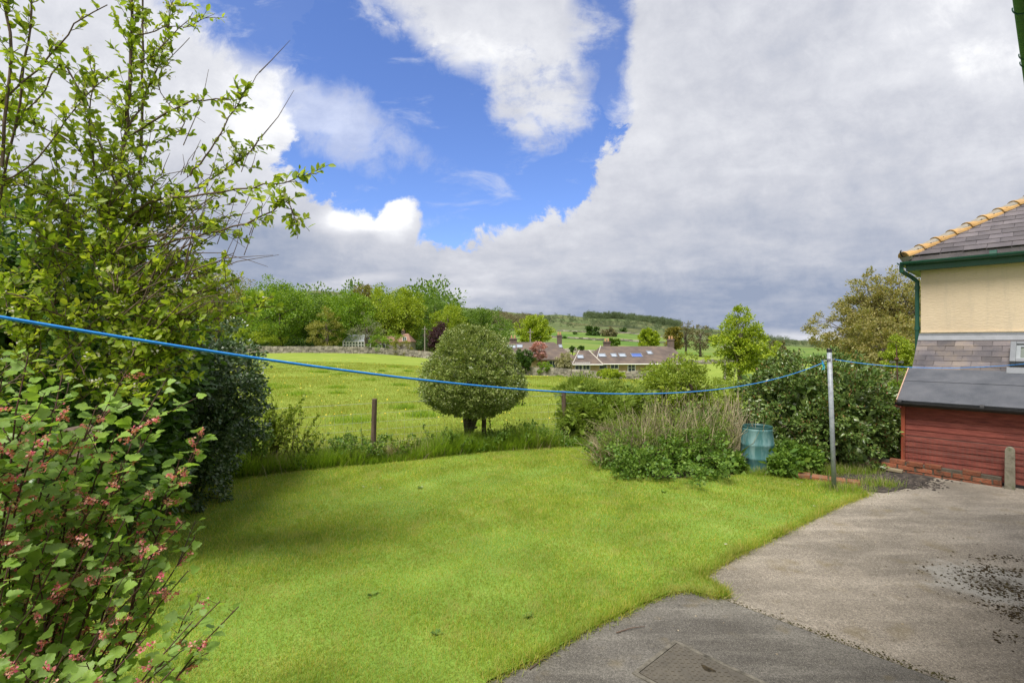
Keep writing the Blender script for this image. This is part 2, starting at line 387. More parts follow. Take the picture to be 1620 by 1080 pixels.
sheet('concrete_path', np.array(dark_), .016, M_con2)
# soil / ash patch by the bricks
m_ash = solid('ash_and_soil', [(.012, .012, .013), (.05, .042, .036), (.11, .09, .07)], 9, .95, 1.0, 25)
ashP = polypts([(1330, 742), (1375, 732), (1430, 742), (1480, 757), (1455, 768), (1425, 776), (1398, 781), (1368, 778), (1340, 768)])
sheet('ash_patch', ashP, .022, m_ash)
M_soil = solid('garden_soil', [(.03, .024, .018), (.08, .062, .045)], 6, .95, .8, 20)
bedP = np.vstack([polypts([(930, 712), (960, 742), (1000, 754), (1060, 760), (1150, 754), (1235, 753), (1290, 762), (1345, 772), (1375, 740), (1420, 742)]), [[7.0, 9.6], [8, 13], [2, 13]]])
sheet('shrub_bed', bedP, .008, M_soil)
# ------------------------------------------------------------ foliage tools
T_DIA = (np.array([(0, 0, 0), (.3, .45, .06), (0, 1, 0), (-.3, .45, .06)]), [np.array([[0, 1, 2], [0, 2, 3]])])
T_NAR = (np.array([(0, 0, 0), (.16, .5, .03), (0, 1, 0), (-.16, .5, .03)]), [np.array([[0, 1, 2], [0, 2, 3]])])
T_OVAL = (np.array([(0, 0, 0), (.2, .22, .05), (.27, .55, .07), (.14, .85, .02), (0, 1, -.04), (-.14, .85, .02), (-.27, .55, .07), (-.2, .22, .05), (0, .5, 0)]),
          [np.array([[0, 1, 8], [1, 2, 8], [2, 3, 8], [3, 4, 8], [4, 5, 8], [5, 6, 8], [6, 7, 8], [7, 0, 8]])])
def lobed():
    o = [(0, .08), (.13, -.03), (.27, -.02), (.33, .05), (.42, .07), (.46, .16), (.56, .24), (.53, .33), (.55, .42), (.45, .45), (.40, .53), (.33, .54), (.37, .64), (.31, .72), (.28, .82), (.19, .86), (.12, .96), (0, 1.03)]
    pts = o+[(-x, y) for x, y in o[-2:0:-1]]
    V = [(x, y, .26*abs(x)-.26*(y-.4)**2-.22*x*x+.03*np.sin(x*17+y*13)) for x, y in pts]+[(0, .42, -.03)]
    n = len(pts); return np.array(V), [np.array([[i, (i+1) % n, n] for i in range(n)])]
T_LOB = lobed()
T_BLADE = (np.array([(-.5, 0, 0), (.5, 0, 0), (.38, .55, .03), (-.38, .55, .03), (0, 1, .14)]), [np.array([[0, 1, 2, 3]]), np.array([[3, 2, 4]])])
def leaves(pos, dirs, nrm, size, T, wid=1.0):
    """arrays -> V, Fs"""
    V0, F0 = T; n = len(pos); y = norm(dirs); x = norm(np.cross(y, nrm)); z = np.cross(x, y)
    size = np.broadcast_to(np.asarray(size, float), (n,)); wid = np.broadcast_to(np.asarray(wid, float), (n,))
    V = (pos[:, None, :] + size[:, None, None]*(V0[None, :, 0:1]*wid[:, None, None]*x[:, None, :] + V0[None, :, 1:2]*y[:, None, :] + V0[None, :, 2:3]*z[:, None, :]))
    k = len(V0); off = (np.arange(n)*k)[:, None, None]
    return V.reshape(-1, 3), [(f[None]+off).reshape(-1, f.shape[1]) for f in F0]
def merge(parts):
    Vs = []; D_ = {}; o = 0
    for V, Fs in parts:
        Vs.append(V)
        for f in Fs: D_.setdefault(f.shape[1], []).append(f+o)
        o += len(V)
    return np.concatenate(Vs), [np.concatenate(x) for x in D_.values()]
def rdir(rng, n): return norm(rng.normal(size=(n, 3)))
def crown_clusters(c, rad, K, rng, inner=.35, shape='round', lump=.13, zmin=-1.0):
    """cluster centres in an uneven crown; returns centres and outward directions"""
    d = rdir(rng, K*3); d = d[d[:, 2] > zmin][:K]; n = len(d)
    a = rng.uniform(0, 6.28, 6)
    f = 1+lump*(np.sin(3*d[:, 0]+a[0])*np.sin(4*d[:, 2]+a[1])+.8*np.sin(6*d[:, 1]+a[2])*np.sin(5*d[:, 0]+a[3])+.6*np.sin(11*d[:, 2]+a[4])*np.sin(9*d[:, 0]+a[5]))
    r = (1-inner*rng.random(n)**1.6)*f; p = d*r[:, None]
    z = p[:, 2]
    if shape == 'egg': wz = np.where(z > 0, 1-.45*z**1.5, 1.0)
    elif shape == 'cone': wz = .95-.55*z
    elif shape == 'dome': wz = np.where(z > 0, 1-.20*z, 1-.0*z)
    elif shape == 'vase': wz = .85+.3*z
    else: wz = np.ones(n)
    p[:, 0] *= wz; p[:, 1] *= wz
    return np.array(c)+p*np.array(rad), d
def foliage(cen, out, rad, per, size, rng, T=T_DIA, up=.4, outc=.8, flat=.75, wid=1.0, droop=0.0):
    K = len(cen); n = K*per; rad = np.repeat(np.broadcast_to(np.asarray(rad, float), (K,)), per)
    q = rdir(rng, n)*(rng.random((n, 1))**.45); q[:, 2] *= flat
    o = np.repeat(out, per, 0)
    pos = np.repeat(cen, per, 0)+q*rad[:, None]
    dr = norm(rdir(rng, n)*.8+o*outc+q*.7+np.array([0, 0, -droop])); nm = norm(rdir(rng, n)*.6+o*.5+np.array([0, 0, up]))
    return leaves(pos, dr, nm, size*rng.uniform(.65, 1.25, n), T, wid)
def gz_(x, y): return float(terr(x, y))
def tree(name, label, cat, u, vt, vb, wpx, Yd, mat, K=90, per=60, ls=.35, shape='round', seed=1, bark=None, group=None,
         inner=.45, lump=.13, crad=.19, T=T_DIA, trunk=True, limbs=14, dense=True, sparse=0, zbase=None, droop=0.0, outc=.8, multi=1, aspect=1.0):
    """crown spans pixels vt..vb and is wpx wide at distance Yd; trunk goes down to the terrain"""
    rng = np.random.default_rng(seed); bark = bark or M_bark
    x = (u-CX)/F*Yd; zt = H-(vt-HZ)/F*Yd; zb = H-(vb-HZ)/F*Yd; wr = wpx/F*Yd/2
    zg = gz_(x, Yd) if zbase is None else zbase
    root = thing(name, label, cat, (x, Yd, zg), group)
    c = np.array([x, Yd, (zt+zb)/2]); rz = (zt-zb)/2; R3 = (wr*.93, wr*.93*aspect, rz*.95)
    cen, out_ = crown_clusters(c, R3, K, rng, inner, shape, lump)
    parts = [foliage(cen, out_, crad*(wr+rz)/2*rng.uniform(.7, 1.3, len(cen)), per, ls, rng, T, droop=droop, outc=outc)]
    if dense:
        k2 = max(8, K//4); q = rdir(rng, k2)*rng.random((k2, 1))**.5*.62
        parts.append(foliage(c+q*np.array(R3), rdir(rng, k2), .3*(wr+rz)/2, max(10, per//2), ls*1.7, rng, T))
    V, Fs = merge(parts)
    npmesh('crown', V, Fs, mat, root)
    b = MB(); tr = max(.05, .035*(zt-zg))*(.8 if multi > 1 else 1)
    for s in range(multi):
        ang = rng.uniform(0, 6.28); dx, dy = (np.array([cos(ang), sin(ang)])*wr*.25 if multi > 1 else (0, 0))
        top = c+np.array([dx, dy, rz*.35]); basep = np.array([x+dx*.2, Yd+dy*.2, zg-.1])
        mid = (basep+top)/2+np.array([rng.normal()*wr*.05, 0, 0])
        b.tube([basep, basep+(mid-basep)*.5, mid, top], [tr*1.2, tr*.9, tr*.65, tr*.2], 7)
        for i in rng.choice(len(cen), min(limbs, len(cen)), replace=False):
            st = basep+(top-basep)*rng.uniform(.3, .9); e = cen[i]; mm = (st+e)/2+np.array([0, 0, .08*rz])
            b.tube([st, mm, e], [tr*.35, tr*.2, tr*.05], 5, cap=False)
    b.build('trunk', bark, root, smooth=True)
    return root
def stems_mesh(b, rng, base, tip, r0, r1, seg=5, wob=.03, bend=None, n=5):
    base = np.array(base, float); tip = np.array(tip, float); L = np.linalg.norm(tip-base)
    pts = []
    for i in range(seg+1):
        f = i/seg; p = base+(tip-base)*f
        if bend is not None: p = p+np.array(bend)*4*f*(1-f)*.5
        if 0 < i < seg: p = p+rng.normal(size=3)*wob*L
        pts.append(p)
    b.tube(pts, [r0+(r1-r0)*i/seg for i in range(seg+1)], n, cap=False)
    return np.array(pts)
def along(pts, f):
    pts = np.asarray(pts); k = f*(len(pts)-1); i = min(int(k), len(pts)-2); g_ = k-i
    d = pts[i+1]-pts[i]; return pts[i]*(1-g_)+pts[i+1]*g_, d/(np.linalg.norm(d)+1e-9)
# leaf palettes (linear base colours)
L_lime = leafmat('lime_leaves', [(.10, .19, .012), (.17, .28, .02), (.25, .36, .035)], .35)
L_bright = leafmat('bright_leaves', [(.06, .15, .012), (.11, .23, .018), (.17, .30, .03)], .35)
L_mid = leafmat('mid_green_leaves', [(.045, .115, .015), (.08, .17, .024), (.12, .22, .04)], .35)
L_dark = leafmat('dark_leaves', [(.02, .06, .012), (.035, .09, .016), (.06, .13, .022)], .25)
L_ochre = leafmat('ochre_leaves', [(.17, .18, .03), (.25, .25, .045), (.33, .31, .07)], .3)
L_olive = leafmat('olive_leaves', [(.08, .11, .02), (.13, .15, .03), (.19, .19, .05)], .3)
L_haze = leafmat('far_wood_leaves', [(.075, .11, .05), (.105, .15, .065), (.14, .18, .08)], .25)  # distance haze is mixed into these leaf colours
L_willow = leafmat('willow_leaves', [(.21, .20, .065), (.28, .25, .08), (.36, .31, .12), (.19, .23, .07)], .35)
L_brown = leafmat('brown_buds', [(.11, .10, .05), (.17, .15, .07), (.18, .18, .07)], .2)
L_grey = leafmat('grey_green_leaves', [(.12, .15, .07), (.19, .21, .11), (.26, .27, .16)], .25)
L_purple = leafmat('purple_leaves', [(.035, .015, .022), (.07, .03, .04), (.11, .05, .06)], .2)
L_red = leafmat('red_leaves', [(.10, .015, .02), (.18, .03, .03), (.09, .03, .02)], .25)
L_pink = leafmat('pink_blossom', [(.50, .24, .25), (.58, .32, .32), (.36, .20, .16)], .3)
L_cream = leafmat('cream_blossom', [(.18, .2, .06), (.35, .33, .18), (.45, .42, .27)], .3)
# ------------------------------------------------------------ far woodland, hill trees
def scatter_trees(name, label, n, urange, vfun, Yr, mat, seed, size=(4, 7), kind='stuff'):
    rng = np.random.default_rng(seed); parts = []
    for i in range(n):
        u = rng.uniform(*urange); Yd = rng.uniform(*Yr); x = (u-CX)/F*Yd
        z = gz_(x, Yd); s = rng.uniform(*size)
        cen, o_ = crown_clusters((x, Yd, z+s*.5), (s*.55, s*.55, s*.55), 14, rng, .5)
        parts.append(foliage(cen, o_, s*.24, 70, s*.062, rng))
    V, Fs = merge(parts); o = npmesh(name, V, Fs, mat)
    return tag(o, label, 'wood', kind=kind)
scatter_trees('ridge_woodland', 'long dark strip of woodland along the moor ridge behind the bungalows', 330, (925, 1075), None, (1060, 1190), L_haze, 11, (10, 14))
scatter_trees('hill_scrub', 'scattered scrub and low trees over the brown moor slope', 260, (790, 1240), None, (560, 1050), L_haze, 12, (3, 9))
scatter_trees('valley_hedgerows', 'dark hedgerow trees in the valley beyond the laurel, at the skyline', 120, (1130, 1420), None, (380, 900), L_haze, 13, (5, 9))
scatter_trees('slope_woodland', 'brownish bare woodland on the hillside right of the left tree belt', 150, (760, 850), None, (480, 720), L_brown, 14, (7, 12))
scatter_trees('wall_hedgerow', 'dark low trees and undergrowth filling the gaps beneath the left tree belt', 150, (300, 740), None, (98, 130), L_dark, 16, (2.5, 5))
scatter_trees('left_wood', 'dense dark wood rising behind the left belt of trees', 190, (250, 735), None, (165, 330), L_mid, 15, (12, 19))
# left belt (beyond the field wall, ~95 m)
TB = 'trees beyond the far field wall'
tree('feathery_tree', 'feathery olive tree at the left end of the belt, half behind the apple branches', 'tree', 345, 418, 552, 126, 95, L_olive, 120, 90, 0.265, 'egg', 21, group=TB, outc=1.2)
tree('beech_tree', 'tall rounded bright green tree nearest the left end of the field wall', 'tree', 442, 438, 553, 129, 93, L_bright, 150, 112, 0.296, 'egg', 22, group=TB)
tree('small_bushy_tree', 'low pale spreading tree at the foot of the tall rounded green tree', 'tree', 405, 512, 556, 84, 89, L_lime, 60, 90, 0.234, 'round', 23, group=TB)
tree('sycamore_tree', 'dark green tree squeezed between two brighter ones behind the ochre tree', 'tree', 500, 460, 545, 74, 99, L_mid, 100, 90, 0.296, 'round', 24, group=TB)
tree('ochre_tree', 'small ochre yellow tree in front of the dark green one at the field wall', 'tree', 515, 490, 552, 62, 88, L_ochre, 70, 82, 0.218, 'egg', 25, group=TB, dense=False, lump=.25)
tree('sycamore_tree', 'broad fresh green tree on a dark trunk left of the white conservatory', 'tree', 552, 458, 548, 105, 94, L_bright, 150, 105, 0.312, 'round', 26, group=TB)
tree('grey_tree', 'thin greyish tree just coming into leaf in front of the white conservatory', 'tree', 580, 500, 550, 55, 87.5, L_grey, 45, 67, 0.156, 'egg', 27, group=TB, dense=False, lump=.3)
tree('lime_tree', 'tall lime green tree behind the conservatory roof', 'tree', 612, 456, 550, 105, 98, L_lime, 150, 105, 0.296, 'round', 28, group=TB)
tree('ash_tree', 'high topped ash tree standing above the belt in the distance', 'tree', 573, 447, 490, 43, 125, L_olive, 50, 67, 0.312, 'round', 29, group=TB)
tree('maple_tree', 'yellow green tree at the right end of the belt beside the stone cottage', 'tree', 645, 455, 548, 62, 101, L_lime, 110, 90, 0.296, 'vase', 30, group=TB)
tree('small_bushy_tree', 'loose small tree leaning in front of the stone wing of the cottage', 'tree', 606, 520, 556, 57, 87.5, L_bright, 40, 75, 0.187, 'round', 31, group=TB, lump=.25)
tree('young_tree', 'wispy yellow green young tree hiding the foot of the stone cottage', 'tree', 634, 532, 562, 40, 86.5, L_ochre, 30, 75, 0.156, 'egg', 32, group=TB, dense=False)
tree('cherry_tree', 'pointed yellow green tree behind the purple leaved tree', 'tree', 708, 478, 556, 74, 105, L_lime, 120, 97, 0.281, 'egg', 33, group=TB)
tree('purple_beech', 'dark purple leaved tree beside the round clipped tree', 'tree', 694, 509, 556, 43, 96, L_purple, 80, 75, 0.234, 'egg', 34, group=TB)
tree('oak_tree', 'dark oak on the rise behind the yellow green pointed tree', 'tree', 684, 475, 530, 72, 140, L_mid, 90, 75, 0.390, 'round', 35, group=TB)
tree('oak_tree', 'mid green oak showing above the round clipped tree', 'tree', 766, 486, 558, 100, 108, L_mid, 140, 97, 0.328, 'round', 36, group=TB)
tree('bare_tree', 'nearly bare grey tree peeping over the mid green oak', 'tree', 770, 484, 530, 40, 130, L_brown, 30, 30, 0.234, 'round', 37, group=TB, dense=False)
tree('bright_round_tree', 'rounded bright lime tree behind the left bungalow roof', 'tree', 846, 500, 548, 60, 92, L_lime, 130, 65, .32, 'round', 38)
HT = 'trees on the green slope behind the bungalows'
tree('dark_tree', 'dark green tree on the slope above the gap between the bungalows', 'tree', 937, 515, 540, 26, 330, L_dark, 60, 40, 1.1, 'round', 39, group=HT)
tree('bare_tree', 'brown bare tree right of the dark one on the slope', 'tree', 963, 516, 540, 26, 320, L_brown, 50, 30, .9, 'round', 40, group=HT)
tree('lime_tree', 'lime green tree rising behind the right bungalow ridge', 'tree', 1026, 519, 552, 38, 110, L_lime, 80, 50, .4, 'egg', 41)
tree('dark_bush', 'small round dark bush directly behind the bungalow chimneys', 'bush', 970, 534, 550, 20, 100, L_mid, 30, 50, .3, 'round', 42)
tree('ivy_clad_tree', 'dark ivy clad tree left of the bare trees on the skyline', 'tree', 1066, 513, 556, 26, 150, L_olive, 60, 50, .5, 'round', 43, group=HT)
tree('bare_tree', 'spreading bare tree on the skyline, taller of the two', 'tree', 1085, 509, 556, 30, 155, L_brown, 60, 26, .42, 'vase', 44, group=HT, dense=False, limbs=24)
tree('bare_tree', 'broad bare brown tree right of the skyline pair', 'tree', 1108, 511, 556, 34, 150, L_brown, 70, 28, .42, 'round', 45, group=HT, dense=False, limbs=24)
for k, (u, vt, vb, wpx, Yd) in enumerate([(828, 522, 540, 14, 300), (893, 530, 546, 12, 260), (909, 526, 540, 10, 330), (985, 518, 530, 16, 480), (906, 548, 556, 9, 120), (919, 547, 556, 9, 121)]):
    tree('small_dark_bush', ['small dark bush near the top of the slope left of the lime tree', 'round bush at the foot of the green slope by the left chimney', 'tiny far bush beneath the dark slope tree',
          'far pale tree below the ridge wood', 'left of two small round bushes between the bungalows', 'right of two small round bushes between the bungalows'][k], 'bush', u, vt, vb, wpx, Yd, L_dark, 14, 24, Yd/330*.9, 'round', 50+k, group='small bushes on the slope')
tree('willow_tree', 'tall open yellow green tree between the bungalow and the laurel', 'tree', 1172, 494, 610, 96, 34, L_lime, 210, 60, .16, 'egg', 60, M_bark_grey, lump=.25, dense=False, crad=.15, limbs=40, inner=.8)
tree('young_maple', 'low lighter part tree leaning right of the tall open yellow green tree', 'tree', 1205, 540, 600, 50, 36, L_lime, 50, 55, .17, 'round', 61, M_bark_grey, lump=.25, dense=False)
tree('bare_tree', 'dark bare tree right of the open yellow green tree', 'tree', 1228, 538, 562, 32, 110, L_brown, 50, 30, .35, 'round', 62, dense=False, limbs=22)
tree('pale_bush', 'pale round bush just above the laurel in the distance', 'bush', 1248, 554, 582, 28, 42, L_grey, 40, 50, .14, 'round', 63)
tree('great_willow', 'large spreading ochre green tree behind the weather vane', 'tree', 1392, 434, 612, 172, 27, L_willow, 620, 84, .12, 'round', 64, M_bark, lump=.22, crad=.10, limbs=110, inner=.85, dense=False, multi=3)
tree('brown_tree', 'brownish lower tree in front of the large ochre green one', 'tree', 1395, 496, 606, 120, 23, L_willow, 200, 70, .11, 'round', 65, M_bark, lump=.22, crad=.13, dense=False)
tree('acer_tree', 'bright lime weeping bush behind the weather vane', 'bush', 1424, 529, 604, 52, 16, L_lime, 90, 90, .05, 'egg', 66, M_bark, droop=.8)
# ------------------------------------------------------------ stone walls, poles, bungalows
M_stone = solid('dry_stone', [(.15, .135, .115), (.24, .215, .18), (.30, .27, .22)], 1.6, .9, .4, 9, island=.35)
def stone_wall(name, label, pts, h, sl_, seed, thick=.45, rows=4):
    rng = np.random.default_rng(seed); b = MB(); pts = [np.array(p, float) for p in pts]
    for a, c_ in zip(pts[:-1], pts[1:]):
        L = np.linalg.norm(c_-a); d = (c_-a)/L; nrm_ = np.array([-d[1], d[0], 0])
        for r in range(rows):
            s = 0
            while s < L:
                l = min(sl_*rng.uniform(.6, 1.5), L-s+.05); p = a+d*(s+l/2); z = gz_(p[0], p[1])
                hh = h/rows; last = r == rows-1
                b.box((p[0]+rng.normal()*.02, p[1]+rng.normal()*.02, z+hh*(r+.5)-.05), l*.97, thick*(1-.1*r)*(.95+.1*rng.random()), hh*(rng.uniform(1.0, 1.6) if last else .97),
                      (d[0], d[1], 0), nrm_, jit=.03*sl_/.4, rng=rng)
                s += l
    o = b.build(name, M_stone); return tag(o, label, 'wall')
def GT(u, Yd): x = (u-CX)/F*Yd; return (x, Yd, 0)
stone_wall('field_wall', 'long dry stone wall at the far left side of the field', [GT(330, 84), GT(420, 85), GT(560, 85.5), GT(640, 86), GT(690, 83), GT(735, 76)], 1.1, .5, 1)
stone_wall('garden_wall', 'dry stone garden wall in front of the left bungalow', [GT(740, 64), GT(838, 61), GT(872, 59.5), GT(905, 57), GT(950, 55.5), GT(1010, 55), GT(1060, 55)], .95, .45, 2)
for k, (p, lab) in enumerate([([GT(845, 270), GT(900, 262), GT(1000, 250), GT(1060, 245)], 'upper pale wall crossing the green slope'),
                              ([GT(880, 150), GT(930, 146), GT(985, 150), GT(1060, 160)], 'lower wall crossing the green slope between the bungalows'),
                              ([GT(640, 330), GT(800, 420), GT(960, 400), GT(1060, 380)], 'topmost wall along the foot of the moor'),
                              ([GT(1085, 120), GT(1140, 125), GT(1200, 130)], 'wall across the field behind the open yellow green tree')]):
    stone_wall('slope_wall', lab, p, .95, 3.0, 5+k, .8, 2)
M_pole = solid('weathered_pole', [(.2, .18, .15), (.3, .27, .23)], 8, .9)
for u, vt, Yd, lab in ((839, 520, 78, 'thin utility pole in front of the lime tree behind the left bungalow'), (1147, 540, 44, 'utility pole before the tall open yellow green tree'), (672, 516, 92, 'utility pole between the stone cottage and the purple tree')):
    x = (u-CX)/F*Yd; zg = gz_(x, Yd); zt = H-(vt-HZ)/F*Yd
    r_ = thing('utility_pole', lab, 'pole', (x, Yd, zg), 'utility poles')
    b = MB(); b.tube([(x, Yd, zg), (x, Yd, zt)], [.13, .09], 8); b.build('mast', M_pole, r_)
    b = MB(); b.box((x, Yd-.12, zt-.5), .9, .08, .1); b.build('crossarm', M_pole, r_)
M_rooft = solid('brown_roof_tiles', [(.075, .058, .05), (.12, .092, .078), (.17, .125, .09)], .8, .85, .5, 6, detail=9)
M_sand = solid('sandstone_wall', [(.30, .22, .13), (.42, .32, .19)], 1.2, .9, .6, 5)
M_chim = solid('chimney_brick', [(.09, .07, .065), (.17, .12, .10)], 3, .9)
M_pot = solid('chimney_pot', [(.45, .26, .12), (.5, .3, .16)], 2, .8)
M_lead = solid('grey_lead', [(.16, .17, .19), (.23, .24, .27)], 5, .6, .1)
M_verge = solid('pale_ridge_mortar', [(.42, .38, .33), (.5, .46, .4)], 5, .9)
def win(parent, name, c, w_, h_, ax, n_, mul=2, mat=M_glass, frame=M_white, depth=.08, fw=.07, tr=0):
    """window: frame (with mullions) standing proud of the wall by a few cm + pane child"""
    c = np.array(c, float); ax = np.array(ax, float); n_ = np.array(n_, float); up = np.cross(n_, ax); up = up*(1 if up[2] > 0 else -1)
    b = MB(); c2 = c+n_*depth/2
    for s in (-1, 1):
        b.box(c2+ax*s*(w_/2-fw/2), fw, depth, h_, ax, n_, up)
        b.box(c2+up*s*(h_/2-fw/2), w_-2*fw, depth*.96, fw, ax, n_, up)
    for k in range(1, mul): b.box(c2+ax*(-w_/2+w_*k/mul), fw*.7, depth*.8, h_-2*fw, ax, n_, up)
    for k in range(1, tr+1): b.box(c2+up*(-h_/2+h_*k/(tr+1)), w_-2*fw, depth*.7, fw*.5, ax, n_, up)
    f = b.build(name, frame, parent)
    g_ = MB(); g_.box(c+n_*depth*.3, w_-fw, depth*.2, h_-fw, ax, n_, up); g_.build('pane', mat, f)
    return f
def hip_roof(parent, x0, x1, y0, y1, ze, zr, insl, insr, mat, ov=.45, name='roof'):
    b = MB(); x0 -= ov; x1 += ov; y0 -= ov; y1 += ov; ym_ = (y0+y1)/2; t_ = .12
    e = [(x0, y0, ze), (x1, y0, ze), (x1, y1, ze), (x0, y1, ze)]; r = [(x0+insl, ym_, zr), (x1-insr, ym_, zr)]
    P = b.addv(e+r+[(a, c_, z-t_) for a, c_, z in e])
    for f in ((0, 1, 5, 4), (1, 2, 5), (2, 3, 4, 5), (3, 0, 4), (0, 6, 7, 1), (1, 7, 8, 2), (2, 8, 9, 3), (3, 9, 6, 0), (9, 8, 7, 6)): b.f.append(tuple(P+i for i in f))
    o = b.build(name, mat, parent)
    return o, [np.array(q) for q in e], [np.array(q) for q in r]
def chimney(parent, x, y, zb, zt, s=.9, pots=2):
    b = MB(); b.box((x, y, (zb+zt)/2), s, s*.7, zt-zb); b.box((x, y, zt-.12), s*1.15, s*.85, .16); c_ = b.build('chimney', M_chim, parent)
    for k in range(pots):
        b = MB(); b.tube([(x+(k-(pots-1)/2)*s*.45, y, zt), (x+(k-(pots-1)/2)*s*.45, y, zt+.4)], [.12, .10], 8)
        b.build('chimney_pot', M_pot, c_)
# bungalow A (left)
def px2(u, Yd): return (u-CX)/F*Yd
YA = 66.0
rA = thing('bungalow', 'left bungalow with hipped brown roof behind the pink blossom tree', 'house', (px2(850, YA), YA+4, -2.4), 'bungalows across the field')
ax0, ax1 = px2(770, YA), px2(909, YA); zeA = H-(568-HZ)/F*YA; zrA = H-(541-HZ)/F*(YA+5)
b = MB(); b.box(((ax0+ax1)/2, YA+5, (zeA-3)/2-.0), ax1-ax0-.1, 10, zeA+3); b.build('wall', M_sand, rA)
roofA, eA, rgA = hip_roof(rA, ax0, ax1, YA, YA+10, zeA, zrA, 2.2, 2.7, M_rooft)
chimney(rA, px2(885, YA+5), YA+5, zrA-.8, zrA+1.0, .65, 2); chimney(rA, px2(812, YA+5), YA+5, zrA-.5, zrA+.55, 1.0, 2)
sv = norm(np.array([0, 5.45, zrA-zeA])); sn = np.array([0, -sv[2], sv[1]])
for u, v in ((803, 549), (811, 549), (822, 548), (887, 548)):
    f = (v-541)/27.0; pt = np.array([px2(u, YA+4.5*(1-f)), YA-.45+5.45*(1-f), zeA+(zrA-zeA)*(1-f)])
    win(rA, 'skylight', pt, .85 if u < 880 else .5, 1.1, (1, 0, 0), sn, 1, M_skyglass, M_lead, .08, .08)
for u, w_, h_, zc in ((874, 1.3, 1.6, zeA-.95), (812, 2.2, 1.2, zeA-.8), (897, 1.0, 1.0, zeA-.8)): win(rA, 'window', (px2(u, YA), YA-.0, zc), w_, h_, (1, 0, 0), (0, -1, 0), 2)
# bungalow B (right)
YB = 62.0
rB = thing('bungalow', 'right bungalow with four skylights in its long brown roof', 'house', (px2(990, YB), YB+4, -2.6), 'bungalows across the field')
bx0, bx1 = px2(946, YB), px2(1085, YB); zeB = H-(575-HZ)/F*YB; zrB = H-(547.5-HZ)/F*(YB+5)
b = MB(); b.box(((bx0+bx1)/2, YB+5, (zeB-3.5)/2), bx1-bx0-.1, 10, zeB+3.5); b.build('wall', M_sand, rB)
roofB, eB, rgB = hip_roof(rB, bx0, bx1, YB, YB+10, zeB, zrB, 1.6, .6, M_rooft, .4)
wx0, wx1 = px2(910, YB-1), px2(949, YB-1); zeW = zeB+.02; zrW = H-(554.5-HZ)/F*(YB+1)
b = MB(); b.box(((wx0+wx1)/2, YB+2.5, (zeW-3.5)/2), wx1-wx0-.1, 6.6, zeW+3.5); b.build('porch_wall', M_sand, rB)
roofW, eW, rgW = hip_roof(rB, wx0, wx1, YB-.8, YB+5.2, zeW-.05, zrW, 1.25, 1.2, M_rooft, .35, 'porch_roof')
b = MB()
for a_, c_ in ((eB[0], rgB[0]), (eW[1], rgW[1]), (eW[0], rgW[0])): b.tube([a_+[0, 0, .02], c_+[0, 0, .03]], .06, 6)
b.build('ridge_mortar', M_verge, rB)
b = MB(); b.tube([eB[0]+[0, -.06, -.05], eB[1]+[0, -.06, -.05]], .07, 6); b.tube([eW[0]+[0, -.06, -.05], eW[1]+[0, -.06, -.05]], .07, 6); b.build('gutter', M_white, rB)
sv = norm(np.array([0, 5.4, zrB-zeB])); sn = np.array([0, -sv[2], sv[1]])
for u, f, w_, m_ in ((952, .45, .95, M_skyglass), (970.5, .45, .75, M_skyglass), (984, .45, .9, M_skyglass), (1006.5, .45, 1.4, glassmat('blue_skylight_glass', (.06, .12, .4))), (1027, .6, .7, M_skyglass)):
    pt = np.array([px2(u, YB+5*f), YB-.4+5.4*f, zeB+(zrB-zeB)*f]); win(rB, 'skylight', pt, w_, 1.15 if w_ < 1.3 else 1.25, (1, 0, 0), sn, 1, m_, M_lead, .09, .09)
sv = norm(np.array([0, 3.35, zrW-zeW])); sn2 = np.array([0, -sv[2], sv[1]])
win(rB, 'skylight', (px2(919, YB), YB-1.15+3.35*.5, zeW+(zrW-zeW)*.5), .8, 1.0, (1, 0, 0), sn2, 1, M_skyglass, M_lead, .09, .08)
for u, v, w_, h_, y_, mu, tr_ in ((908, 579, 1.0, .9, YB-.8, 2, 0), (913, 579, 0.01, .01, YB-.8, 1, 0), (916, 579, 1.0, .9, YB-.8, 2, 0), (927, 579, 1.0, .9, YB-.8, 2, 0), (954, 580, 1.0, .6, YB, 1, 0), (972, 579.5, 1.0, .6, YB, 2, 0), (999, 585, .95, 1.5, YB, 2, 2)):
    if w_ > .1 and u > 909: win(rB, 'window', (px2(u, y_), y_, H-(v-HZ)/F*y_), w_, h_, (1, 0, 0), (0, -1, 0), mu, tr=tr_)
chimney(rB, px2(960, YB+6), YB+6, zrB-.8, zrB+.65, .85, 2); chimney(rB, px2(1061, YB+5), YB+5, zrB-.8, zrB+.95, .75, 2)
# stone cottage with white conservatory at the far left
YC_ = 91.0
rC = thing('stone_cottage', 'stone cottage with small red tiled roof at the end of the left tree belt', 'house', (px2(636, YC_), YC_, gz_(px2(636, YC_), YC_)))
zg = gz_(px2(636, YC_), YC_); cx0, cx1 = px2(627, YC_), px2(649, YC_); zeC = H-(540-HZ)/F*YC_
b = MB(); b.box(((cx0+cx1)/2, YC_+2.5, (zeC+zg)/2-.3), cx1-cx0, 5, zeC-zg+.6); b.box((px2(604, YC_), YC_+2, zg+.95), 4.6, 4, 2.3); b.build('wall', M_stone, rC)
M_redroof = solid('red_roof_tiles', [(.20, .11, .08), (.30, .18, .13)], 1.5, .85, .4, 6)
hip_roof(rC, cx0, cx1, YC_, YC_+5, zeC, H-(527-HZ)/F*YC_, 1.0, 1.0, M_redroof, .15); hip_roof(rC, px2(604, YC_)-2.3, px2(604, YC_)+2.3, YC_, YC_+4, zg+2.1, zg+3.3, .5, .5, M_redroof, .15, 'wing_roof')
chimney(rC, px2(638, YC_+2.5), YC_+2.5, H-(529-HZ)/F*YC_, H-(522-HZ)/F*YC_, .6, 1)
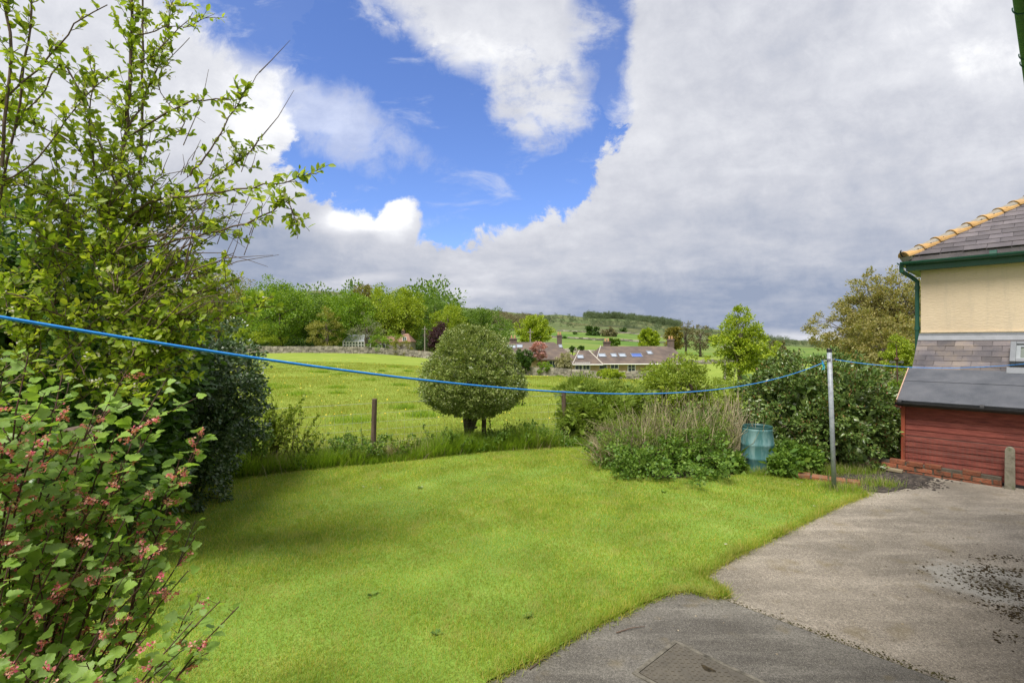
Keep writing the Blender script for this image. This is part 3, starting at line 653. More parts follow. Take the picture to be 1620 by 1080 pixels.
for u in (596, 602, 608): win(rC, 'window', (px2(u, YC_), YC_, zg+1.35), .5, .9, (1, 0, 0), (0, -1, 0), 1)
win(rC, 'window', (px2(640, YC_), YC_, zg+2.6), .7, .9, (1, 0, 0), (0, -1, 0), 2)
rD = thing('conservatory', 'white framed conservatory seen between the tree trunks over the field wall', 'conservatory', (px2(560, 90), 90, zg))
b = MB(); x0_, x1_ = px2(543, 90), px2(586, 90)
n_ = 9
for k in range(n_+1): b.box((x0_+(x1_-x0_)*k/n_, 90, zg+1.1), .16, .16, 2.2)
for z_ in (.45, 1.65, 2.2): b.box(((x0_+x1_)/2, 90, zg+z_), x1_-x0_+.1, .13, .12)
b.box(((x0_+x1_)/2, 90.02, zg+.2), x1_-x0_, .1, .4); b.build('frame', M_white, rD)
b = MB(); b.box(((x0_+x1_)/2, 90.05, zg+1.2), x1_-x0_-.1, .03, 2.0); b.build('glazing', M_glass, rD)
hip_roof(rD, x0_, x1_, 90.1, 93, zg+2.27, zg+3.5, .8, .8, solid('conservatory_roof', [(.42, .45, .5), (.5, .53, .57)], 2, .3), .12)
# planting round the far houses
FB = 'shrubs round the far houses'
tree('pink_blossom_tree', 'pink blossom tree in front of the left bungalow roof', 'tree', 853, 540, 568, 30, 61.5, L_pink, 55, 60, .17, 'round', 70, dense=False)
tree('dark_shrub', 'dark green shrub left of the pink blossom tree', 'shrub', 830, 551, 587, 32, 61, L_dark, 55, 60, .2, 'round', 71, group=FB)
tree('cream_blossom_shrub', 'cream flowering shrub between the two bungalows', 'shrub', 893, 560, 588, 30, 59.5, L_cream, 55, 60, .15, 'round', 72, group=FB)
tree('green_shrub', 'low green shrub beneath the french window of the left bungalow', 'shrub', 860, 573, 592, 34, 60.5, L_bright, 40, 50, .17, 'round', 73, group=FB, trunk=False)
tree('clipped_hedge', 'lime clipped hedge in front of the right bungalow window', 'hedge', 965, 585, 598, 50, 52, L_lime, 60, 60, .16, 'round', 74, group=FB)
tree('red_hedge', 'dark red hedge behind the field wall by the cottage', 'hedge', 660, 555, 568, 42, 87, L_red, 40, 60, .25, 'round', 75)
tree('green_shrub', 'small yellow green shrub at the left end of the red hedge', 'shrub', 643, 556, 568, 22, 86.8, L_lime, 20, 50, .22, 'round', 76, group=FB)
tree('green_shrub', 'little dark green shrub in front of the red hedge', 'shrub', 668, 562, 571, 14, 85.9, L_mid, 14, 50, .2, 'round', 77, group=FB)
# ============================================================ near buildings
A3 = np.array([DA[0], DA[1], 0]); B3 = np.array([DB[0], DB[1], 0]); UP = np.array([0, 0, 1.0])
M_render = None
m, t, out = newmat('cream_render'); tcn = t.add('ShaderNodeTexCoord').outputs['Object']
c = t.mix(t.maprange(t.noise(tcn, .8, 5), .4, .65), (.60, .49, .355), (.53, .43, .31))
c = t.mix(t.maprange(t.noise(tcn, 5, 5, .7), .55, .75, 0, .35), c, (.42, .37, .29))
c = t.mix(t.maprange(t.noise(t.add('ShaderNodeMapping', ins={'Vector': tcn, 'Scale': (3, 3, .35)}).outputs[0], 2.2, 6, .7), .5, .72, 0, .4), c, (.40, .35, .28))
p = t.add('ShaderNodeBsdfPrincipled', ins={'Base Color': c, 'Roughness': .9}); p.inputs['Specular IOR Level'].default_value = .2
st = t.add('ShaderNodeMapping', ins={'Vector': tcn, 'Scale': (1, 1, 3)}).outputs[0]
bm_ = t.add('ShaderNodeBump', ins={'Strength': .5, 'Distance': .012, 'Height': t.noise(st, 14, 7, .65)}); t.l.new(bm_.outputs[0], p.inputs['Normal'])
t.l.new(p.outputs[0], out.inputs[0]); M_render = m
M_green = solid('green_gloss_paint', [(.012, .065, .045), (.02, .085, .06)], 6, .35)
M_green2 = solid('faded_green_paint', [(.045, .13, .05), (.09, .19, .06)], 3, .5, stretch=(6, 6, .6))
M_slate = solid('roof_slates', [(.085, .075, .085), (.14, .122, .13)], 5, .6, .35, 40, island=.3)
M_slate2 = solid('weathered_slates', [(.07, .065, .078), (.115, .10, .105), (.165, .135, .115)], 3.2, .7, .5, 30, island=.34)
M_felt = solid('roofing_felt', [(.07, .077, .095), (.125, .13, .15)], 3.5, .8, .8, 90, detail=12)
M_tile = solid('ochre_ridge_tiles', [(.34, .19, .07), (.48, .29, .11), (.36, .23, .12)], 5, .8, .4, 30, island=.2)
M_mortar = solid('mortar', [(.22, .2, .17), (.32, .29, .25)], 12, .95, .6, 40)
M_black = solid('black_plastic', [(.012, .012, .013), (.02, .02, .022)], 8, .35)
M_pvc = solid('pale_fascia', [(.50, .50, .49), (.6, .6, .59)], 3, .5)
M_dgrey = solid('grey_window_frame', [(.13, .14, .16), (.18, .19, .21)], 5, .5)
# --- cream house: wall corner C0, front wall runs along -A (to the right and nearer), side wall along B
E0 = np.array([6.39, 8.35, 0.0])                 # shed front corner on the ground
C0 = E0+B3*1.5                                   # house front corner
ZE = 3.60; LF = 5.2; DP = 6.0
rH = thing('cream_house', 'cream rendered house with slate roof, ochre hip tiles and green gutter at right', 'house', C0-A3*LF/2+B3*DP/2)
b = MB(); cc = C0-A3*LF/2+B3*DP/2
b.box((cc[0], cc[1], ZE/2-.1), LF, DP, ZE+.2, A3, B3, UP); b.build('wall', M_render, rH)
# bell-cast drip line above flashing
b = MB(); q = C0-A3*LF/2-B3*.012; b.box((q[0], q[1], 2.29), LF, .025, .02, A3, B3, UP); b.build('drip_bead', M_render, rH)
OV = .20; pitch = tan(radians(31)); zE = ZE+.06
rc = [C0+A3*OV-B3*OV, C0-A3*(LF+OV)-B3*OV, C0-A3*(LF+OV)+B3*(DP+OV), C0+A3*OV+B3*(DP+OV)]
run = (DP+2*OV)/2; ins_ = min(run, (LF+2*OV)/2-.05)
zr = zE+pitch*run
R0 = rc[0]+(B3*run-A3*ins_); R1 = rc[1]+(B3*run+A3*ins_)
b = MB(); P = b.addv([(*p[:2], zE) for p in rc]+[(R0[0], R0[1], zr), (R1[0], R1[1], zr)]+[(*p[:2], zE-.10) for p in rc])
for f in ((0, 1, 5, 4), (1, 2, 5), (2, 3, 4, 5), (3, 0, 4), (0, 6, 7, 1), (1, 7, 8, 2), (2, 8, 9, 3), (3, 9, 6, 0), (9, 8, 7, 6)): b.f.append(tuple(P+i for i in f))
roofH = b.build('roof', M_slate, rH)
def slates(name, parent, O, ax, slope, nrm_, W0, L, mat, gauge=.2, wid=.3, seed=3, clip=None, thick=.008):
    """overlapping individual slates on the plane O + ax*s + slope*t"""
    rng = np.random.default_rng(seed); b = MB(); rows = int(L/gauge)+1
    for r in range(rows):
        s = -(r % 2)*wid/2
        while s < W0:
            w_ = wid-.005; a, c_ = max(s, 0), min(s+w_, W0)
            tt = r*gauge
            if clip:
                lo, hi = clip(tt+gauge*.4); a = max(a, lo); c_ = min(c_, hi)
            if c_-a > .03:
                mid = O+ax*(a+c_)/2+slope*(tt+gauge*.62+rng.normal()*.004)+nrm_*(.022+rng.random()*.004)
                ln = min(gauge*1.3, .6); sl_ = norm(slope-nrm_*.045+ax*rng.normal()*.006)
                b.box(mid, c_-a, ln, thick, ax, sl_, np.cross(ax, sl_))
            s += wid
    return b.build(name, mat, parent)
sl_f = norm(B3+UP*pitch); nf = norm(-B3*pitch+UP); O = rc[0]-A3*(LF+2*OV)+UP*zE
Wf = LF+2*OV; Lf = sqrt(run**2+(zr-zE)**2)
slates('slates', roofH, O, A3, sl_f, nf, Wf, Lf-.2, M_slate, .19, .30, 4, clip=lambda tt: (ins_*tt/Lf, Wf-ins_*tt/Lf))
sl_s = norm(-A3+UP*(zr-zE)/ins_); ns = np.cross(sl_s, B3); ns = ns*(1 if ns[2] > 0 else -1)
Ls = sqrt(ins_**2+(zr-zE)**2); Ws = DP+2*OV
slates('slates', roofH, rc[0]+UP*zE, B3, sl_s, ns, Ws, Ls-.2, M_slate, .19, .30, 5, clip=lambda tt: (run*tt/Ls, Ws-run*tt/Ls))
# hip tiles: half round, overlapping
hd = np.array([R0[0], R0[1], zr])-np.array([rc[0][0], rc[0][1], zE]); HL = np.linalg.norm(hd); hd /= HL
side = norm(np.cross(hd, UP)); hn = np.cross(side, hd)
n_t = int(HL/.33); h0 = np.array([rc[0][0], rc[0][1], zE])+hn*.0
b = MB(); 
for k in range(n_t):
    s0 = k*.33-.02; s1 = s0+.40
    ring = []
    for s_, rr, lift in ((s0, .125, .035), (s0+.035, .125, .03), (s0+.036, .112, .025), (s1, .105, .0)):
        cpt = h0+hd*s_+hn*(lift-.02); ring.append(b.addv([cpt+side*cos(a)*rr+hn*sin(a)*rr*.85 for a in np.linspace(0, pi, 9)]))
    for r0_, r1_ in zip(ring[:-1], ring[1:]):
        for i in range(8): b.f.append((r0_+i, r1_+i, r1_+i+1, r0_+i+1))
    b.f.append(tuple(ring[0]+i for i in range(9)))
b.build('hip_tiles', M_tile, roofH)
b = MB()
b.tube([h0-hd*.02, h0+hd*HL*.98], .1, 10); b.build('hip_mortar', M_mortar, roofH)
b = MB(); hp = h0-hd*.03+hn*.03; b.tube([hp, hp+np.array([-.05, -.02, .03]), hp+np.array([-.07, -.03, .09]), hp+np.array([-.04, -.01, .11])], .012, 6); b.build('hip_iron', M_black, roofH)
# soffit / fascia / gutter (front and side)
b = MB(); q = C0-A3*LF/2-B3*(OV-.03); b.box((*q[:2], zE-.18), LF+2*OV-.02, .025, .14, A3, B3, UP)
q = C0+A3*(OV-.03)+B3*DP/2; b.box((*q[:2], zE-.18), .025, DP+2*OV-.1, .14, A3, B3, UP)
q = C0-A3*LF/2-B3*OV/2; b.box((*q[:2], zE-.235), LF+2*OV-.1, OV-.06, .02, A3, B3, UP)
q = C0+A3*OV/2+B3*DP/2; b.box((*q[:2], zE-.236), OV-.06, DP+.1, .02, A3, B3, UP); b.build('fascia', M_green, rH)
def half_gutter(b, p0, p1, outw, r=.06, n=9):
    p0 = np.array(p0, float); p1 = np.array(p1, float); ou = np.array(outw, float)
    rings = []
    for rr in (r, r-.008):
        for p_ in (p0, p1): rings.append(b.addv([p_+ou*cos(a)*rr-UP*sin(a)*rr for a in np.linspace(0, pi, n)]))
    for (r0_, r1_) in ((rings[0], rings[1]), (rings[3], rings[2])):
        for i in range(n-1): b.f.append((r0_+i, r1_+i, r1_+i+1, r0_+i+1))
    for e in (0, n-1): b.f.append((rings[0]+e, rings[2]+e, rings[3]+e, rings[1]+e))
    for k in (0, 1):
        for i in range(n-1): b.f.append((rings[k]+i, rings[k]+i+1, rings[k+2]+i+1, rings[k+2]+i))
gz0 = zE-.09; b = MB(); g0 = C0+A3*(OV+.06)-B3*(OV+.05); g1 = C0-A3*(LF+OV)-B3*(OV+.05)
half_gutter(b, (*g0[:2], gz0), (*g1[:2], gz0), -B3); g2 = C0+A3*(OV+.05)-B3*(OV+.08); g3 = C0+A3*(OV+.05)+B3*(DP+OV)
half_gutter(b, (*g2[:2], gz0-.002), (*g3[:2], gz0-.002), A3)
for s_ in (1.2, 2.8): q = g0-A3*s_; b.tube([(*q[:2], gz0-.002), (*(q-A3*.09)[:2], gz0-.002)], .066, 12)
b.build('gutter', M_green, rH)
b = MB(); sp0 = np.array([*(C0+A3*(OV+.05)-B3*(OV+.02))[:2], gz0-.06]); wp = C0+A3*.065+B3*.08
b.tube([sp0, sp0-UP*.10, np.array([*(wp+(sp0-C0)*[.55, .55, 0]*.5)[:2], gz0-.26]), np.array([*wp[:2], gz0-.34]), np.array([*wp[:2], gz0-.45])], [.036]*5, 10)
b.tube([(*wp[:2], gz0-.40), (*wp[:2], .05)], .034, 12)
for z_ in (gz0-.42, 2.4, 1.2): b.tube([(*wp[:2], z_), (*wp[:2], z_-.07)], .042, 12)
b.build('downpipe', M_green, rH, smooth=False)
# --- slate lean-to of the house with a roof light
zt_ = 2.20; zm_ = 1.60; dm = .85; dt = 1.49
LT0 = E0; rL = rH
top0 = E0+B3*dt+A3*.02; mid0 = E0+B3*dm+A3*.03
slp = norm(B3*(dt-dm)+UP*(zt_-zm_)); Ll = sqrt((dt-dm)**2+(zt_-zm_)**2); nl = np.array(norm(-B3*(zt_-zm_)+UP*(dt-dm)))
b = MB(); Om = np.array([*mid0[:2], zm_]); Ot = np.array([*top0[:2], zt_])
b.slab([Om, Om-A3*LF, Ot-A3*LF, Ot], -nl*.06); ltr = b.build('lean_to_roof', M_slate2, rH)
slates('slates', ltr, Om-A3*LF, A3, slp, nl, LF, Ll-.06, M_slate2, .125, .24, 6)
b = MB(); q = Ot+nl*.035; b.box(q-A3*LF/2-slp*.06, LF+.01, .12, .008, A3, slp, nl); q2 = Ot-A3*LF/2+UP*.04-B3*.004; b.box((q2[0], q2[1], zt_+.035), LF+.01, .008, .07, A3, B3, UP)
b.build('lead_flashing', M_lead, ltr)
b = MB(); b.slab([(*(E0+B3*.9)[:2], 0), (*(E0+B3*1.5)[:2], 0), (*(E0+B3*1.5)[:2], zt_-.1), (*(E0+B3*.9)[:2], zm_-.08)], -A3*.1); b.build('lean_to_wall', M_render, rH)
# roof light: u>=1598, v 543..578
wc = E0-A3*1.62+B3*1.02; wz = 1.80
def plane_pt(u, v, O_, n_):
    d = np.array([(u-CX)/F, 1, -(v-HZ)/F]); o = np.array([0, 0, H]); return o+d*(np.dot(O_-o, n_)/np.dot(d, n_))
pw = plane_pt(1599, 563, Om+nl*.05, nl)
s_w = pw-A3*.36
fw_ = MB()
for k in (-1, 1):
    fw_.box(s_w+A3*k*.33+nl*.05, .07, .46, .13, A3, slp, nl); fw_.box(s_w+slp*k*.20+nl*.05, .59, .06, .128, A3, slp, nl)
fw_.box(s_w-slp*.32+nl*.0, .80, .14, .012, A3, slp, nl)
wf = fw_.build('roof_window', M_dgrey, rH, bevel=.006)
b = MB()
for k in (-1, 1): b.box(s_w+A3*k*.27+nl*.07, .05, .33, .03, A3, slp, nl); b.box(s_w+slp*k*.145+nl*.07, .49, .04, .03, A3, slp, nl)
b.build('sash', solid('pale_grey_sash', [(.2, .22, .24), (.27, .29, .31)], 4, .5), wf)
b = MB(); b.box(s_w+nl*.06, .5, .27, .01, A3, slp, nl); b.build('pane', glassmat('roof_window_glass', (.14, .16, .14)), wf)
# --- red shed with felt roof
rS = thing('timber_shed', 'low red timber shed with black felt roof against the cream house', 'shed', E0-A3*2.4+B3*.45)
M_red = solid('red_stained_boards', [(.11, .024, .018), (.20, .045, .032), (.27, .075, .052)], 5, .7, .5, 60, island=.16, stretch=(1, 1, 7))
m2 = M_red
b = MB(); zw = 1.10; n_b = 12; bh = zw/n_b; rngb = np.random.default_rng(5)
for k in range(n_b):
    z_ = .055+bh*(k+.5); s = 0
    while s < 4.9:
        l = rngb.uniform(1.6, 2.8) if s else rngb.uniform(.7, 2.4); l = min(l, 4.9-s)
        c_ = E0-A3*(s+l/2+.02); nn = norm(-B3+UP*.12)
        b.box(np.array([*c_[:2], z_])+B3*.012, l-.002, .016, bh*.985, A3, -nn, np.cross(A3, nn)*(-1)); s += l
b.build('front_boards', m2, rS)
b = MB()
for k in range(n_b+4):
    z_ = .055+bh*(k+.5); d0 = .0; d1 = .9 if z_ < 1.1 else .9
    lo = 0 if z_ < zw else (z_-zw)/.52+.05
    if d1-lo > .05: c_ = E0+B3*(lo+d1)/2+A3*.0; b.box(np.array([*c_[:2], z_]), .016, d1-lo, bh*.98, A3, B3, UP)
b.build('side_boards', m2, rS)
b = MB(); b.box(np.array([*(E0+A3*.006-B3*.012)[:2], .6]), .05, .045, 1.1, A3, B3, UP); b.build('corner_post', solid('bright_red_stain', [(.24, .05, .025), (.3, .07, .035)], 8, .7), rS)
zf0 = 1.17; f0 = E0-B3*.10+A3*.07; ft = E0+B3*(dm+.03)+A3*.07
Of = np.array([*f0[:2], zf0]); Otf = np.array([*ft[:2], zm_+.06]); sf = norm(Otf-Of); nfl = norm(np.cross(sf, A3)); nfl = nfl*(1 if nfl[2] > 0 else -1)
b = MB(); b.slab([Of, Of-A3*5, Otf-A3*5, Otf], -nfl*.05); rf = b.build('felt_roof', M_felt, rS)
b = MB(); b.box((Of*.38+Otf*.62)-A3*2.5+nfl*.004, 5.02, .10, .008, A3, sf, nfl); b.build('felt_lap', M_felt, rf)
b = MB(); b.box((Of+Otf)/2+A3*.008-nfl*.02, .014, np.linalg.norm(Otf-Of), .065, A3, sf, nfl); b.build('verge_board', solid('pale_verge_board', [(.4, .25, .18), (.5, .35, .28)], 10, .8), rf)
b = MB(); half_gutter(b, Of-UP*.035-B3*.045+A3*.02, Of-UP*.035-B3*.045-A3*5, -B3, .042); 
for s_ in (.02, 1.0, 1.9, 2.8): q = Of-UP*.035-B3*.045-A3*s_; b.tube([q, q-A3*.05], .047, 12)
b.box(Of-A3*2.5-UP*.05+B3*.02, 5, .02, .09, A3, B3, UP); b.build('gutter', M_black, rS)
b = MB(); b.box((*(E0-A3*2.5-B3*.0)[:2], .03), 4.9, .06, .05, A3, B3, UP); b.build('shade_gap_strip', M_black, rS)  # black strip stands in for the shaded gap beneath the boards
# --- low brick wall
M_brick = solid('old_bricks', [(.06, .055, .035), (.20, .075, .04), (.27, .085, .042), (.15, .12, .08)], 9, .9, .8, 50, island=.35)
M_moss = solid('mossy_bricks', [(.09, .10, .035), (.26, .10, .05), (.16, .14, .09)], 9, .95, .7, 40, island=.25)
M_dmortar = solid('dirty_mortar', [(.06, .05, .035), (.13, .11, .085)], 14, .95, .8, 50)
def brick_run(name, label, a, b_, z0s, courses, seed, mats=None, w_=.105):
    rng = np.random.default_rng(seed); a = np.array(a, float); b_ = np.array(b_, float); L = np.linalg.norm(b_-a); d = (b_-a)/L; d3 = np.array([d[0], d[1], 0]); n3_ = np.array([-d[1], d[0], 0])
    root = thing(name, label, 'wall', (a[0], a[1], z0s[0])); b = MB(); mo = MB()
    for r in range(courses):
        s = -(r % 2)*.11
        while s < L-.03:
            l = .215; s0 = max(s, 0); s1 = min(s+l, L)
            if s1-s0 > .04 and not (r == courses-1 and rng.random() < .3):
                f = (s0+s1)/2/L; z_ = z0s[0]*(1-f)+z0s[1]*f+.035+.075*r
                b.box((*(a+d*(s0+s1)/2+n3_[:2]*rng.normal()*.004), z_+rng.normal()*.003), s1-s0-.012, w_, .066, norm(d3+UP*(z0s[1]-z0s[0])/L+UP*rng.normal()*.012), n3_, UP, jit=.004, rng=rng)
            s += .225
    b.build('bricks', mats or M_brick, root, bevel=.005)
    zc = (z0s[0]+z0s[1])/2+.0375*courses-.02; ax_ = norm(np.array([d[0]*L, d[1]*L, z0s[1]-z0s[0]]))
    mo.box((*(a+b_)/2, zc), L-.02, w_-.018, .075*courses-.03, ax_, n3_, UP); mo.build('mortar', M_dmortar, root)
    return root
pA, pB_ = G(1382, 738)[:2]*.97, E0[:2]-A3[:2]*1.17-B3[:2]*.10
pA = E0[:2]+A3[:2]*.62-B3[:2]*.10
brick_run('brick_wall', 'low broken brick wall along the foot of the red shed', pA, pB_, (.0, -.04), 3, 3)
pe0, pe1 = G(1257, 757)[:2], G(1362, 770)[:2]
brick_run('brick_edging', 'mossy brick edging behind the washing line pole', pe0, pe1, (.03, .01), 1, 4, M_moss, .2)
b = MB(); q0 = np.array([*(pA+DB*-.14), .07]); b.box(q0-A3*.2-B3*.02+UP*.0, .9, .10, .045, norm(A3+UP*.04), B3, UP); o = b.build('timber_offcut', solid('old_plank', [(.2, .16, .10), (.3, .25, .17)], 10, .9, stretch=(1, 1, 6)), None, bevel=.006); tag(o, 'grey plank lying against the left end of the low brick wall', 'plank')
# ash / soil mound with grit
# --- concrete post with rounded top, wire netting
rP = E0-A3*1.25-B3*.16; b = MB(); prof = []
for a in np.linspace(0, pi, 9): prof.append((cos(a)*.052, .56+sin(a)*.05))
ringp = [(-.056, -.05)]+[(x_, z_) for x_, z_ in prof[::-1]]+[(.056, -.05)]
b.slab([rP-B3*.05+np.array(-A3)*x_+UP*z_ for x_, z_ in ringp], B3*.10)
o = b.build('concrete_post', solid('lichened_concrete', [(.14, .125, .09), (.24, .22, .17), (.13, .14, .08)], 12, .95, .8, 60), None, bevel=.006); tag(o, 'short round topped concrete post at the right end of the brick wall', 'post')
b = MB(); q = rP+B3*.07
def hexnet(b, p0, p1, z0, z1, cell=.055, r=.0012):
    p0 = np.array([*p0[:2], 0]); p1 = np.array([*p1[:2], 0]); L = np.linalg.norm(p1-p0); d = (p1-p0)/L; nx = int(L/cell); nz = int((z1-z0)/(cell*.5))
    for i in range(nx):
        pl = []
        for j in range(nz+1): pl.append(p0+d*(i*cell+(cell*.5 if j % 2 else 0)*(1 if i % 2 else 1))+UP*(z0+j*cell*.5))
        b.tube(pl, r, 3, cap=False)
        pl = [p_+d*(cell*.5-2*(cell*.5 if j % 2 else 0)) for j, p_ in enumerate(pl)]; b.tube(pl, r, 3, cap=False)
    b.tube([p0+UP*z1, p1+UP*z1], .002, 4); b.tube([p0+UP*(z0+z1)/2, p1+UP*(z0+z1)/2], .0015, 4)
hexnet(b, E0+A3*.0-B3*.05, E0-A3*4-B3*.05, .16, .60)
o = b.build('wire_netting', solid('rusty_wire', [(.10, .07, .055), (.18, .15, .13)], 20, .6, metal=.5), None); tag(o, 'rusty chicken wire netting stretched across the lower shed boards', 'wire netting')
# --- own house eave, top right corner of the view
gh = 2.2; gA = np.array([(1618-CX)/F*(gh*F/542), gh*F/542, H+gh]); q_s = -6.5; q_e = 2.6
rO = thing('house_eave', 'faded green gutter of the near house at the top right corner', 'eave', gA)
b = MB(); half_gutter(b, gA+B3*q_s, gA+B3*q_e, A3, .046, 13); gut = b.build('gutter', M_green2, rO, smooth=True)
for s_ in (.08, .87, 1.03, -.9, -1.8, 1.9):
    b = MB(); ring = [gA+B3*s_+A3*cos(a)*.052-UP*sin(a)*.052 for a in np.linspace(-.15, pi+.1, 14)]; b.tube(ring, .004, 6); b.build('gutter_bracket', M_green, gut)
b = MB(); b.box(gA-A3*.075+B3*(q_s+q_e)/2+UP*.0, q_e-q_s, .02, .17, B3, A3, UP)
b.box(gA-A3*.19+B3*(q_s+q_e)/2-UP*.075, q_e-q_s, .2, .02, B3, A3, UP); b.build('fascia', M_pvc, rO)
wl = float(np.dot(gA[:2], DA)); dwall = wl+.13+.1   # outer wall face stays just behind the camera's side
b = MB(); b.box(gA-A3*dwall+B3*(q_s+q_e)/2-UP*(H+gh)/2-UP*.04, q_e-q_s-.4, .2, H+gh-.08, B3, A3, UP); b.build('wall', M_render, rO)
b = MB(); Ow = gA-A3*.05+UP*.09; up_s = norm(-A3+UP*.6); b.slab([Ow+B3*q_s, Ow+B3*q_e, Ow+B3*q_e+up_s*1.2, Ow+B3*q_s+up_s*1.2], UP*.05); b.build('roof', M_slate, rO)
# --- washing line pole and lines
Pp = G(1320, 777); Pt = at(1312, 556, Pp[1])
rW = thing('washing_pole', 'grey metal washing line pole standing at the edge of the lawn', 'pole', Pp)
M_grey = solid('galvanised_steel', [(.20, .215, .24), (.30, .33, .375), (.38, .40, .43)], 16, .5, .15, 40, metal=.1)
b = MB(); b.tube([Pp-UP*.05, Pp*.5+Pt*.5, Pt], [.031, .031, .031], 16); b.build('tube', M_grey, rW, smooth=True)
b = MB(); b.tube([Pt-UP*.005, Pt+UP*.03, Pt+UP*.045], [.035, .034, .024], 14); b.build('cap', M_black, rW)
hk = Pt-UP*.12; b = MB(); b.tube([hk-np.array([.10, .03, 0]), hk, hk+np.array([.06, -.03, .01])], .008, 6); b.tube([hk-UP*.02, hk+UP*.02], .031, 14); b.build('line_hook', M_dgrey, rW)
M_blue = solid('blue_cord', [(.02, .24, .80), (.04, .34, .92)], 60, .55)
b = MB(); Aa = np.array([-1.2, 1.2, 2.16]); Bb = hk-np.array([.09, .03, .03]); pts = []
for t_ in np.linspace(-.35, 1, 90):
    sgm = .335-.10*t_; p_ = Aa+(Bb-Aa)*t_; pts.append(p_-UP*4*sgm*t_*(1-t_))
b.tube(pts, .0042, 8)
b.tube([Bb, Bb+UP*.03+A3*.03, Bb-UP*.05+B3*.01, Bb-UP*.085], .004, 6)
o = b.build('washing_line', M_blue, None, smooth=True); tag(o, 'long blue washing line sagging across the garden to the grey pole', 'washing line')
b = MB(); Cc = hk+np.array([.06, -.03, .01]); De = at(1700, 566, 5.6); pts = []
for t_ in np.linspace(0, 1, 50): p_ = Cc+(De-Cc)*t_; pts.append(p_-UP*4*.115*t_*(1-t_))
b.tube(pts, .0035, 7); o = b.build('washing_line', M_blue, None, smooth=True); tag(o, 'thin blue washing line running right from the pole over the shed roof', 'washing line')
b = MB(); q = Bb-UP*.03-A3*.0
b.tube([q+np.array([-.03, 0, .03]), q+np.array([-.012, 0, -.05]), q+np.array([-.03, 0, -.075])], .005, 6); b.tube([q+np.array([-.03, 0, .03]), q+np.array([.0, 0, -.04]), q+np.array([.0, 0, -.075])], .005, 6)
o = b.build('clothes_peg', solid('turquoise_plastic', [(.03, .45, .55), (.04, .5, .6)], 5, .4), None); tag(o, 'turquoise clothes peg hanging on the blue line next to the pole', 'peg')
# --- water butt
wb = G(1198, 750); Yb = wb[1]+.27; wx = (1198-CX)/F*Yb; prof = []
rB_ = thing('water_butt', 'teal plastic water butt standing among nettles at the lawn edge', 'water butt', (wx, Yb, 0))
M_teal = None
m, t, out = newmat('teal_plastic'); tcn = t.add('ShaderNodeTexCoord').outputs['Object']
st = t.add('ShaderNodeMapping', ins={'Vector': tcn, 'Scale': (1, 1, .22)}).outputs[0]
c = t.mix(t.maprange(t.noise(st, 9, 6, .65), .42, .68), (.05, .15, .16), (.18, .30, .31))
c = t.mix(t.maprange(t.noise(tcn, 3, 4), .5, .7, 0, .4), c, (.045, .14, .125))
p = t.add('ShaderNodeBsdfPrincipled', ins={'Base Color': c, 'Roughness': .45}); t.l.new(p.outputs[0], out.inputs[0]); M_teal = m
h_ = .70; zz_ = [(-.04, .205), (.0, .207), (.10, .224), (.20, .242), (.21, .247), (.235, .248), (.245, .244), (.35, .25), (.42, .252), (.43, .256), (.455, .256), (.465, .251), (.56, .244), (.65, .230), (.66, .232), (.69, .232), (.70, .226)]
def lathe(b, c_, prof, n=48, flute=0.0, tilt=None):
    rings = []
    for z_, r_ in prof:
        fl = flute if .0 < z_ < .64 else 0
        rings.append(b.addv([(c_[0]+cos(2*pi*k/n)*r_*(1-fl*max(0, cos(2*pi*k/n*12))**3), c_[1]+sin(2*pi*k/n)*r_*(1-fl*max(0, cos(2*pi*k/n*12))**3), c_[2]+z_) for k in range(n)]))
    for r0_, r1_ in zip(rings[:-1], rings[1:]):
        for k in range(n): b.f.append((r0_+k, r0_+(k+1) % n, r1_+(k+1) % n, r1_+k))
b = MB(); lathe(b, (wx, Yb, 0), zz_, 96, .008); b.build('body', M_teal, rB_, smooth=True)
b = MB(); lathe(b, (wx, Yb, 0), [(.70, .226), (.725, .232), (.735, .228), (.735, .205), (.70, .202), (.60, .215)], 64); b.build('rim', solid('dark_teal_plastic', [(.015, .06, .058), (.025, .085, .08)], 8, .4), rB_, smooth=True)
b = MB(); b.tube([(wx, Yb, .60), (wx, Yb, .61)], .222, 40); b.build('dark_water', solid('dark_water', [(.008, .01, .009), (.015, .017, .013)], 3, .1), rB_)
# --- manhole cover
mc = G(1068, 1019)[:2]; 
rM = thing('manhole_cover', 'worn steel manhole cover in the dark concrete at the bottom edge', 'manhole cover', (*(mc-DA*.3+-DB*.3), .02))
M_iron = solid('worn_steel', [(.085, .075, .06), (.13, .115, .09)], 8, .6, .5, 40)
ctr = np.array([*(mc-DA*.32-DB*.25), .0]); b = MB(); b.box(ctr+UP*.021, .592, .452, .010, A3, B3, UP); cov = b.build('cover', M_iron, rM)
b = MB(); rngm = np.random.default_rng(3)
for i in range(20):
    for j in range(15):
        if rngm.random() < .12: continue
        ax_ = norm(A3+B3) if (i+j) % 2 else norm(A3-B3); q = ctr+A3*(-.28+i*.0295)+B3*(-.21+j*.0295)+UP*.0275
        b.box(q, .019, .005, .004, ax_, np.cross(UP, ax_), UP)
b.build('tread_pattern', M_iron, cov)
b = MB()
for s_ in (-1, 1): b.box(ctr+A3*s_*.317+UP*.019, .028, .52, .012, A3, B3, UP); b.box(ctr+B3*s_*.247+UP*.019, .604, .028, .012, A3, B3, UP)
b.build('frame', solid('mortar_filled_frame', [(.05, .045, .035), (.24, .22, .18)], 14, .9, .6, 60), rM)
